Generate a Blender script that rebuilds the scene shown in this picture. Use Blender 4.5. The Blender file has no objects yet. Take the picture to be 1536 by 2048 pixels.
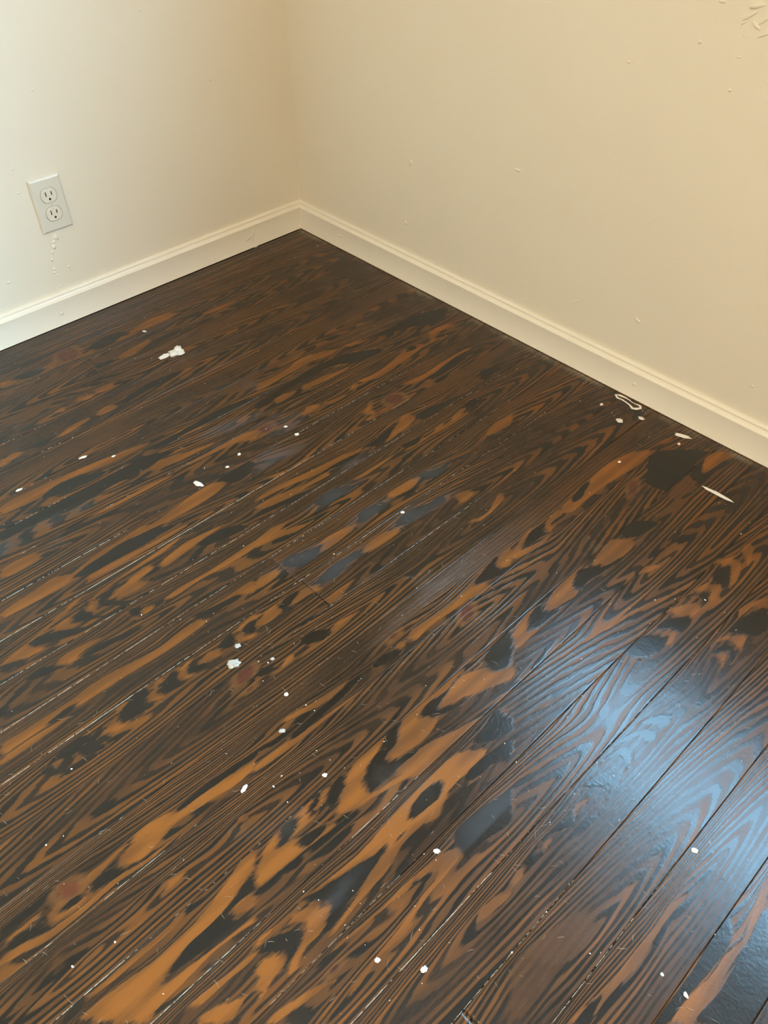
import bpy, bmesh, math, random
import numpy as np
from mathutils import Vector, noise

random.seed(7)
SC = bpy.context.scene
COL = SC.collection

# ---------------------------------------------------------------- camera
cam_d = bpy.data.cameras.new('camera')
cam_d.sensor_fit = 'VERTICAL'
cam_d.sensor_height = 36.0
cam_d.lens = 36.0 * 1576.542 / 2048.0
cam_d.clip_start = 0.02
cam = bpy.data.objects.new('camera', cam_d)
cam.location = (-1.26574, -1.67410, 0.98442)
cam.rotation_euler = (0.784048, 0.005641, -0.759264)
COL.objects.link(cam)
SC.camera = cam

# ---------------------------------------------------------------- sky, lights, exposure
WIN = (-2.30, -1.02, 0.79, 1.50)          # window opening in the right wall: y0, y1, z0, z1
world = bpy.data.worlds.new('sky')
SC.world = world
world.use_nodes = True
bg = world.node_tree.nodes['Background']
bg.inputs[0].default_value = (0.38, 0.70, 1.0, 1)
bg.inputs[1].default_value = 42.0


def area(name, loc, rot, sx, sy, power, color, portal=False):
    d = bpy.data.lights.new(name, 'AREA')
    d.shape = 'RECTANGLE'
    d.size, d.size_y, d.energy, d.color = sx, sy, power, color
    if portal:
        d.cycles.is_portal = True
    o = bpy.data.objects.new(name, d)
    o.location, o.rotation_euler = loc, rot
    COL.objects.link(o)
    return o


area('window_portal', (0.16, (WIN[0] + WIN[1]) / 2, (WIN[2] + WIN[3]) / 2), (0, math.radians(90), 0),
     WIN[3] - WIN[2], WIN[1] - WIN[0], 1.0, (1, 1, 1), portal=True)
lamp_d = bpy.data.lights.new('room_lamp', 'POINT')
lamp_d.energy, lamp_d.shadow_soft_size, lamp_d.color = 66.0, 0.16, (1.0, 0.69, 0.37)
lamp = bpy.data.objects.new('room_lamp', lamp_d)
lamp.location = (-1.75, -1.9, 1.48)
COL.objects.link(lamp)

vs = SC.view_settings
vs.view_transform = 'Standard'
vs.look = 'None'
vs.gamma = 1.0
vs.use_curve_mapping = False
vs.exposure = -0.28

XF = -2.6                                   # plane of the wall beyond the left edge of the view
# added cool lamp behind the camera, brightens the left end of the left wall
cool_fill = area('added_cool_fill', (-1.60, -3.3, 0.95), (math.radians(78), 0, math.radians(1)), 0.5, 1.2, 9.0, (0.38, 0.74, 1.0))
cool_fill.data.spread = math.radians(34)

# ---------------------------------------------------------------- node helpers


class NT:
    def __init__(self, name):
        self.m = bpy.data.materials.new(name)
        self.m.use_nodes = True
        self.t = self.m.node_tree
        self.b = self.t.nodes['Principled BSDF']

    def n(self, kind, **kw):
        x = self.t.nodes.new(kind)
        for a, v in kw.items():
            setattr(x, a, v)
        return x

    def put(self, sock, v):
        if isinstance(v, bpy.types.NodeSocket):
            self.t.links.new(v, sock)
        else:
            sock.default_value = v

    def math(self, op, a, b=0.0, c=0.0, clamp=False):
        x = self.n('ShaderNodeMath', operation=op, use_clamp=clamp)
        self.put(x.inputs[0], a)
        self.put(x.inputs[1], b)
        self.put(x.inputs[2], c)
        return x.outputs[0]

    def remap(self, v, a, b, c=0.0, d=1.0, kind='SMOOTHSTEP'):
        x = self.n('ShaderNodeMapRange', interpolation_type=kind)
        self.put(x.inputs[0], v)
        for i, q in enumerate((a, b, c, d)):
            self.put(x.inputs[1 + i], q)
        return x.outputs[0]

    def noise(self, vec, scale, detail=2.0, rough=0.5):
        x = self.n('ShaderNodeTexNoise')
        self.put(x.inputs['Vector'], vec)
        x.inputs['Scale'].default_value = scale
        x.inputs['Detail'].default_value = detail
        x.inputs['Roughness'].default_value = rough
        return x.outputs[0]

    def mapping(self, vec, scale, loc=(0, 0, 0)):
        x = self.n('ShaderNodeMapping')
        self.put(x.inputs[0], vec)
        self.put(x.inputs[1], loc)
        x.inputs[3].default_value = scale
        return x.outputs[0]

    def mix(self, f, a, b):
        x = self.n('ShaderNodeMix', data_type='RGBA')
        self.put(x.inputs[0], f)
        self.put(x.inputs[6], a if isinstance(a, bpy.types.NodeSocket) else (*a, 1))
        self.put(x.inputs[7], b if isinstance(b, bpy.types.NodeSocket) else (*b, 1))
        return x.outputs[2]

    def attr(self, name):
        x = self.n('ShaderNodeAttribute', attribute_name=name)
        return x.outputs['Fac']

    def pos(self):
        return self.n('ShaderNodeNewGeometry').outputs['Position']

    def bump(self, h, strength, dist, normal=None):
        x = self.n('ShaderNodeBump')
        x.inputs['Strength'].default_value = strength
        x.inputs['Distance'].default_value = dist
        self.put(x.inputs['Height'], h)
        if normal is not None:
            self.put(x.inputs['Normal'], normal)
        return x.outputs[0]


def plain(name, color, rough=0.6, bump=0.0, scale=200.0, var=0.0):
    q = NT(name)
    p = q.pos()
    nz = q.noise(p, scale, 3.0)
    c2 = tuple(max(0.0, v * (1 - var)) for v in color)
    q.put(q.b.inputs['Base Color'], q.mix(nz, c2, color))
    q.b.inputs['Roughness'].default_value = rough
    if bump:
        q.put(q.b.inputs['Normal'], q.bump(nz, bump, 0.002))
    return q.m


def wall_material(name, color):
    q = NT(name)
    p = q.pos()
    fine = q.noise(p, 420.0, 2.0, 0.6)
    mid = q.noise(p, 55.0, 3.0, 0.5)
    wide = q.noise(p, 4.0, 2.0, 0.5)
    drops = q.noise(p, 60.0, 0.0)
    bumps = q.remap(drops, 0.76, 0.84)
    h = q.math('ADD', q.math('MULTIPLY', fine, 0.12), q.math('MULTIPLY', mid, 0.35))
    h = q.math('ADD', h, q.math('MULTIPLY', bumps, 0.5))
    h = q.math('ADD', h, q.math('MULTIPLY', wide, 1.2))
    q.put(q.b.inputs['Normal'], q.bump(h, 0.35, 0.0016))
    d = tuple(v * 0.96 for v in color)
    q.put(q.b.inputs['Base Color'], q.mix(wide, d, color))
    q.b.inputs['Roughness'].default_value = 0.5
    q.b.inputs['Specular IOR Level'].default_value = 0.35
    return q.m


WALL_C = (0.80, 0.735, 0.605)
M_WALL = wall_material('beige_wall_paint', WALL_C)
M_TRIM = plain('cream_trim_paint', (0.84, 0.78, 0.66), 0.32, 0.05, 90.0, 0.03)
M_CEIL = plain('ceiling_paint', (0.78, 0.75, 0.69), 0.8)
M_DARK = plain('dark_subfloor', (0.012, 0.008, 0.005), 0.9)
M_PLATE = plain('ivory_plastic_cover', (0.70, 0.665, 0.57), 0.33)
M_RECEPT = plain('ivory_plastic_receptacle', (0.74, 0.69, 0.58), 0.3)
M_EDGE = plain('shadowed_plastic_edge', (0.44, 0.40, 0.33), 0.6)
M_SLOT = plain('dark_slot', (0.03, 0.02, 0.012), 0.8)
M_SCREW = plain('painted_screw', (0.62, 0.60, 0.52), 0.35)
M_PLASTER = plain('white_plaster', (0.86, 0.84, 0.79), 0.75, 0.6, 500.0, 0.12)
M_PAINT = plain('dried_white_paint', (0.88, 0.85, 0.78), 0.4, 0.2, 300.0, 0.08)
M_YELLOW = plain('dried_cream_paint', (0.80, 0.77, 0.62), 0.5, 0.2, 300.0, 0.08)
M_GREYP = plain('smeared_grey_white_paint', (0.62, 0.62, 0.58), 0.5, 0.5, 700.0, 0.45)
M_FILL = plain('pale_joint_dust', (0.62, 0.56, 0.46), 0.8, 0.5, 900.0, 0.4)
M_SCR = plain('pale_scratch', (0.42, 0.34, 0.25), 0.7)
M_WFRAME = plain('white_window_paint', (0.80, 0.79, 0.75), 0.4)


def glass_material():
    q = NT('window_glass')
    tr = q.n('ShaderNodeBsdfTransparent')
    gl = q.n('ShaderNodeBsdfGlossy')
    gl.inputs['Roughness'].default_value = 0.02
    fr = q.n('ShaderNodeLayerWeight')
    fac = q.math('MULTIPLY_ADD', q.math('POWER', fr.outputs['Facing'], 4.0), 0.4, 0.04)
    mx = q.n('ShaderNodeMixShader')
    q.put(mx.inputs[0], fac)
    q.put(mx.inputs[1], tr.outputs[0])
    q.put(mx.inputs[2], gl.outputs[0])
    q.put(q.t.nodes['Material Output'].inputs[0], mx.outputs[0])
    return q.m


def wood_material():
    q = NT('dark_stained_pine')
    p = q.pos()
    off = q.attr('seed')
    cmb = q.n('ShaderNodeCombineXYZ')
    q.put(cmb.inputs[0], off)
    q.put(cmb.inputs[2], off)
    va = q.n('ShaderNodeVectorMath', operation='ADD')
    q.put(va.inputs[0], p)
    q.put(va.inputs[1], cmb.outputs[0])
    pp = va.outputs[0]
    S, K, R, PH = q.attr('sdf'), q.attr('known'), q.attr('knot'), q.attr('phase')
    MD = q.attr('mild')
    SHEEN = q.attr('painted_sheen')
    # along-grain stretched noises
    wob = q.noise(q.mapping(pp, (11, 120, 1)), 1.0, 2.0)
    wob2 = q.noise(q.mapping(pp, (90, 700, 1)), 1.0, 2.0)
    fibre = q.noise(q.mapping(pp, (24, 1000, 1)), 1.0, 2.0, 0.6)
    broad = q.noise(q.mapping(pp, (1.6, 24, 1)), 1.0, 1.0)
    blot = q.noise(p, 9.0, 3.0)
    w = q.math('ADD', q.math('MULTIPLY_ADD', wob, 1.8, -0.9), q.math('MULTIPLY_ADD', wob2, 1.0, -0.5))
    s = q.math('ADD', S, w)
    blob = q.remap(s, -0.5, 0.5)
    known = q.remap(q.math('ADD', K, w), -0.35, 0.35)
    # annual rings between the traced figures
    ph = q.math('ADD', PH, q.math('MULTIPLY_ADD', wob, 2.6, -1.3))
    ph = q.math('ADD', ph, q.math('MULTIPLY_ADD', broad, 5.0, -2.5))
    s1 = q.math('SINE', q.math('MULTIPLY', ph, 2 * math.pi / 3.3))
    s2 = q.math('SINE', q.math('MULTIPLY', ph, 2 * math.pi / 8.7))
    zone = q.noise(q.mapping(pp, (3.0, 22, 1), (5, 3, 0)), 1.0, 1.0)
    amp = q.remap(zone, 0.36, 0.60, 0.09, 0.29)
    s1 = q.remap(s1, -0.75, 0.55, -1.0, 1.0)
    ring = q.math('ADD', q.math('MULTIPLY', s1, amp), q.math('MULTIPLY', s2, q.math('MULTIPLY', amp, 0.5)))
    ring = q.math('ADD', ring, q.remap(zone, 0.3, 0.7, 0.33, 0.42))
    tone = q.n('ShaderNodeMix', data_type='FLOAT')
    q.put(tone.inputs[0], known)
    q.put(tone.inputs[2], ring)
    q.put(tone.inputs[3], q.math('MULTIPLY_ADD', blob, 0.82, 0.05))
    tone = tone.outputs[0]
    tone = q.math('ADD', tone, q.math('MULTIPLY', q.math('MULTIPLY', s2, 0.07), known))
    # milder olive brown figures and knots
    mild = q.remap(q.math('ADD', MD, w), -0.8, 0.8, 0.0, 0.8)
    tm = q.n('ShaderNodeMix', data_type='FLOAT')
    q.put(tm.inputs[0], mild)
    q.put(tm.inputs[2], tone)
    tm.inputs[3].default_value = 0.56
    tone = tm.outputs[0]
    tone = q.math('ADD', tone, q.math('MULTIPLY_ADD', fibre, 0.30, -0.15))
    tone = q.math('ADD', tone, q.math('MULTIPLY_ADD', blot, 0.34, -0.17))
    tone = q.math('ADD', tone, q.math('MULTIPLY', q.math('MULTIPLY', q.remap(q.attr('painted_light'), -2.0, 5.0), blob), 0.19), clamp=True)  # stronger light on the lower-left figures, painted in as lighter tone
    ramp = q.n('ShaderNodeValToRGB')
    q.put(ramp.inputs[0], tone)
    cr = ramp.color_ramp
    cr.elements[0].position, cr.elements[0].color = 0.0, (0.0055, 0.0050, 0.0038, 1)
    cr.elements[1].position, cr.elements[1].color = 1.0, (0.235, 0.084, 0.014, 1)
    for pos_, c in ((0.16, (0.0095, 0.0074, 0.0048)), (0.36, (0.033, 0.0165, 0.0078)),
                    (0.58, (0.084, 0.036, 0.0115)), (0.82, (0.138, 0.052, 0.0115))):
        e = cr.elements.new(pos_)
        e.color = (*c, 1)
    col = ramp.outputs[0]
    kn = q.remap(q.math('ADD', R, w), -0.8, 0.8)
    col = q.mix(q.math('MULTIPLY', kn, 0.85), col, (0.085, 0.022, 0.012))
    # halo of stain around a knot
    halo = q.math('MULTIPLY', q.remap(R, -1.4, -0.5), q.remap(R, 0.2, -0.4))
    col = q.mix(q.math('MULTIPLY', halo, 0.6), col, (0.15, 0.062, 0.018))
    # dusty raw edge along the right hand baseboard
    sep = q.n('ShaderNodeSeparateXYZ')
    q.put(sep.inputs[0], p)
    x = sep.outputs[0]
    dn = q.noise(p, 60.0, 4.0, 0.7)
    dl = q.noise(p, 7.0, 2.0)
    dustw = q.math('MULTIPLY', q.remap(q.math('ADD', x, q.math('MULTIPLY', dn, 0.03)), -0.010, 0.014),
                   q.remap(dl, 0.42, 0.62))
    col = q.mix(q.math('MULTIPLY', dustw, 0.8), col, (0.20, 0.17, 0.12))
    raw = q.remap(q.math('ADD', x, q.math('MULTIPLY', dn, 0.003)), -0.0035, -0.0015)
    col = q.mix(q.math('MULTIPLY', raw, 0.75), col, (0.22, 0.11, 0.05))
    # bluish window sheen painted into traced patches, then random hazy worn spots
    sheen_f = q.math('MULTIPLY', q.remap(q.math('ADD', SHEEN, w), -3.5, 3.0), q.remap(blot, 0.3, 0.6, 0.6, 1.0))
    col = q.mix(q.math('MULTIPLY', sheen_f, 0.26), col, (0.10, 0.125, 0.15))
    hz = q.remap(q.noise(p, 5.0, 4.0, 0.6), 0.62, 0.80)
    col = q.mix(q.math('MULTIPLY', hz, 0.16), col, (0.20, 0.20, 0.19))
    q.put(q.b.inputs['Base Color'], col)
    q.put(q.b.inputs['Roughness'], q.math('ADD', q.remap(tone, 0.0, 0.9, 0.19, 0.29), q.math('MULTIPLY', blot, 0.08)))
    q.put(q.b.inputs['Specular IOR Level'], q.remap(tone, 0.05, 0.8, 0.52, 0.36))
    h = q.math('ADD', q.math('MULTIPLY', tone, -1.0), q.math('MULTIPLY', fibre, 0.25))
    h = q.math('ADD', h, q.math('MULTIPLY', q.noise(p, 240.0, 3.0, 0.6), 0.5))
    h = q.math('ADD', h, q.math('MULTIPLY', q.noise(p, 45.0, 2.0), 0.7))
    q.put(q.b.inputs['Normal'], q.bump(h, 0.42, 0.0007))
    return q.m


M_GLASS = glass_material()
M_WOOD = wood_material()

# ---------------------------------------------------------------- object helpers


def link(name, verts, faces, mat, parent=None, smooth=False, loc=None):
    me = bpy.data.meshes.new(name)
    me.from_pydata([tuple(v) for v in verts], [], faces)
    me.update()
    bm = bmesh.new()
    bm.from_mesh(me)
    bmesh.ops.recalc_face_normals(bm, faces=bm.faces)
    bm.to_mesh(me)
    bm.free()
    me.materials.append(mat)
    if smooth:
        me.polygons.foreach_set('use_smooth', [True] * len(me.polygons))
    o = bpy.data.objects.new(name, me)
    COL.objects.link(o)
    if loc is not None:
        o.location = loc
    if parent is not None:
        o.parent = parent
    return o


def boxes(name, bl, mat, parent=None, bevel=0.0):
    V, F = [], []
    for (x0, x1, y0, y1, z0, z1) in bl:
        i = len(V)
        V += [(x0, y0, z0), (x1, y0, z0), (x1, y1, z0), (x0, y1, z0), (x0, y0, z1), (x1, y0, z1), (x1, y1, z1), (x0, y1, z1)]
        F += [tuple(i + a for a in f) for f in ((0, 3, 2, 1), (4, 5, 6, 7), (0, 1, 5, 4), (1, 2, 6, 5), (2, 3, 7, 6), (3, 0, 4, 7))]
    o = link(name, V, F, mat, parent)
    if bevel:
        b = o.modifiers.new('bevel', 'BEVEL')
        b.width, b.segments = bevel, 2
    return o


def structure(o):
    o['kind'] = 'structure'
    return o


def tag(o, label, cat, group=None):
    o['label'], o['category'] = label, cat
    if group:
        o['group'] = group
    return o


T = 0.014          # wall plane stands this far behind the baseboard face
RX0, RY0, H = XF, -3.5, 2.4
Y0, W = -0.1642, 0.07394

# ---------------------------------------------------------------- the room
wl = structure(boxes('wall_left', [(RX0, T + 0.12, T, T + 0.12, -0.05, H)], M_WALL))
y0, y1, z0, z1 = WIN
wr = structure(boxes('wall_right', [(T, T + 0.12, RY0, y0, -0.05, H), (T, T + 0.12, y1, T, -0.05, H),
                                    (T, T + 0.12, y0, y1, -0.05, z0), (T, T + 0.12, y0, y1, z1, H)], M_WALL))
structure(boxes('wall_back', [(RX0 - 0.12, T + 0.12, RY0 - 0.12, RY0, -0.05, H)], M_WALL))
structure(boxes('wall_far', [(RX0 - 0.12, RX0, RY0, T + 0.12, -0.05, H)], M_WALL))
structure(boxes('ceiling', [(RX0 - 0.12, T + 0.12, RY0 - 0.12, T + 0.12, H, H + 0.1)], M_CEIL))
floor = structure(boxes('floor', [(RX0, T, RY0, T, -0.05, -0.019)], M_DARK))



def window(name, plane, d, y0, y1, z0, z1):
    """sash window in a wall at x = plane; d = +1 when the outside lies towards +x"""
    win = bpy.data.objects.new(name, None)
    win.location = (plane, (y0 + y1) / 2, z0)
    COL.objects.link(win)
    structure(win)

    def wbox(nm, bl, mat):
        out_ = []
        for a, b, c, e, f, g in bl:
            a, b = sorted((a * d, b * d))
            out_.append((a, b, c - (y0 + y1) / 2, e - (y0 + y1) / 2, f - z0, g - z0))
        return boxes(nm, out_, mat, win)
    fw = 0.04
    wbox('window_frame', [(0.03, 0.10, y0, y0 + fw, z0, z1), (0.03, 0.10, y1 - fw, y1, z0, z1),
                          (0.03, 0.10, y0 + fw, y1 - fw, z0, z0 + fw), (0.03, 0.10, y0 + fw, y1 - fw, z1 - fw, z1)], M_WFRAME)
    zm = (z0 + z1) / 2
    wbox('meeting_rail', [(0.04, 0.08, y0 + fw, y1 - fw, zm - 0.02, zm + 0.02)], M_WFRAME)
    wbox('pane', [(0.058, 0.061, y0 + fw, y1 - fw, z0 + fw, zm - 0.02)], M_GLASS)
    wbox('pane', [(0.058, 0.061, y0 + fw, y1 - fw, zm + 0.02, z1 - fw)], M_GLASS)
    wbox('window_sill', [(-0.03, 0.03, y0 - 0.03, y1 + 0.03, z0 - 0.022, z0)], M_WFRAME)


window('window_1', T, 1, *WIN)

# baseboards: a moulded profile swept along each wall
PROF = [(0.0145, 0.0012), (0.0140, 0.0020), (0.0140, 0.0572), (0.0142, 0.0586), (0.0138, 0.0600), (0.0126, 0.0607),
        (0.0108, 0.0617), (0.0088, 0.0640), (0.0078, 0.0662), (0.0074, 0.0672), (0.0077, 0.0680), (0.0076, 0.0696),
        (0.0066, 0.0714), (0.0046, 0.0729), (0.0022, 0.0735), (0.0, 0.0736)]


def baseboard(name, side, length):
    V, F = [], []
    n = len(PROF)
    rng = random.Random(3 if side == 'left' else 4)
    steps = 60
    for i in range(steps + 1):
        t = length * i / steps
        for d, z in PROF:
            # mitred at the corner: start at the distance d from the other wall
            a = T - (d + (t if i else 0.0))
            if i:
                a = T - max(t, d)
            wob = 0.00012 * math.sin(t * 9 + z * 40) + rng.uniform(-0.00006, 0.00006)
            b = T - d + wob
            zz = z + 0.0002 * math.sin(t * 5.0)
            V.append((a, b, zz) if side == 'left' else (b, a, zz))
    for i in range(steps):
        for j in range(n - 1):
            F.append((i * n + j, i * n + j + 1, (i + 1) * n + j + 1, (i + 1) * n + j))
    o = link(name, V, F, M_TRIM, smooth=True)
    o.data.shade_smooth()
    return structure(o)


bl_ = baseboard('baseboard_left', 'left', 2.6)
br_ = baseboard('baseboard_right', 'right', 3.3)

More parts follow.
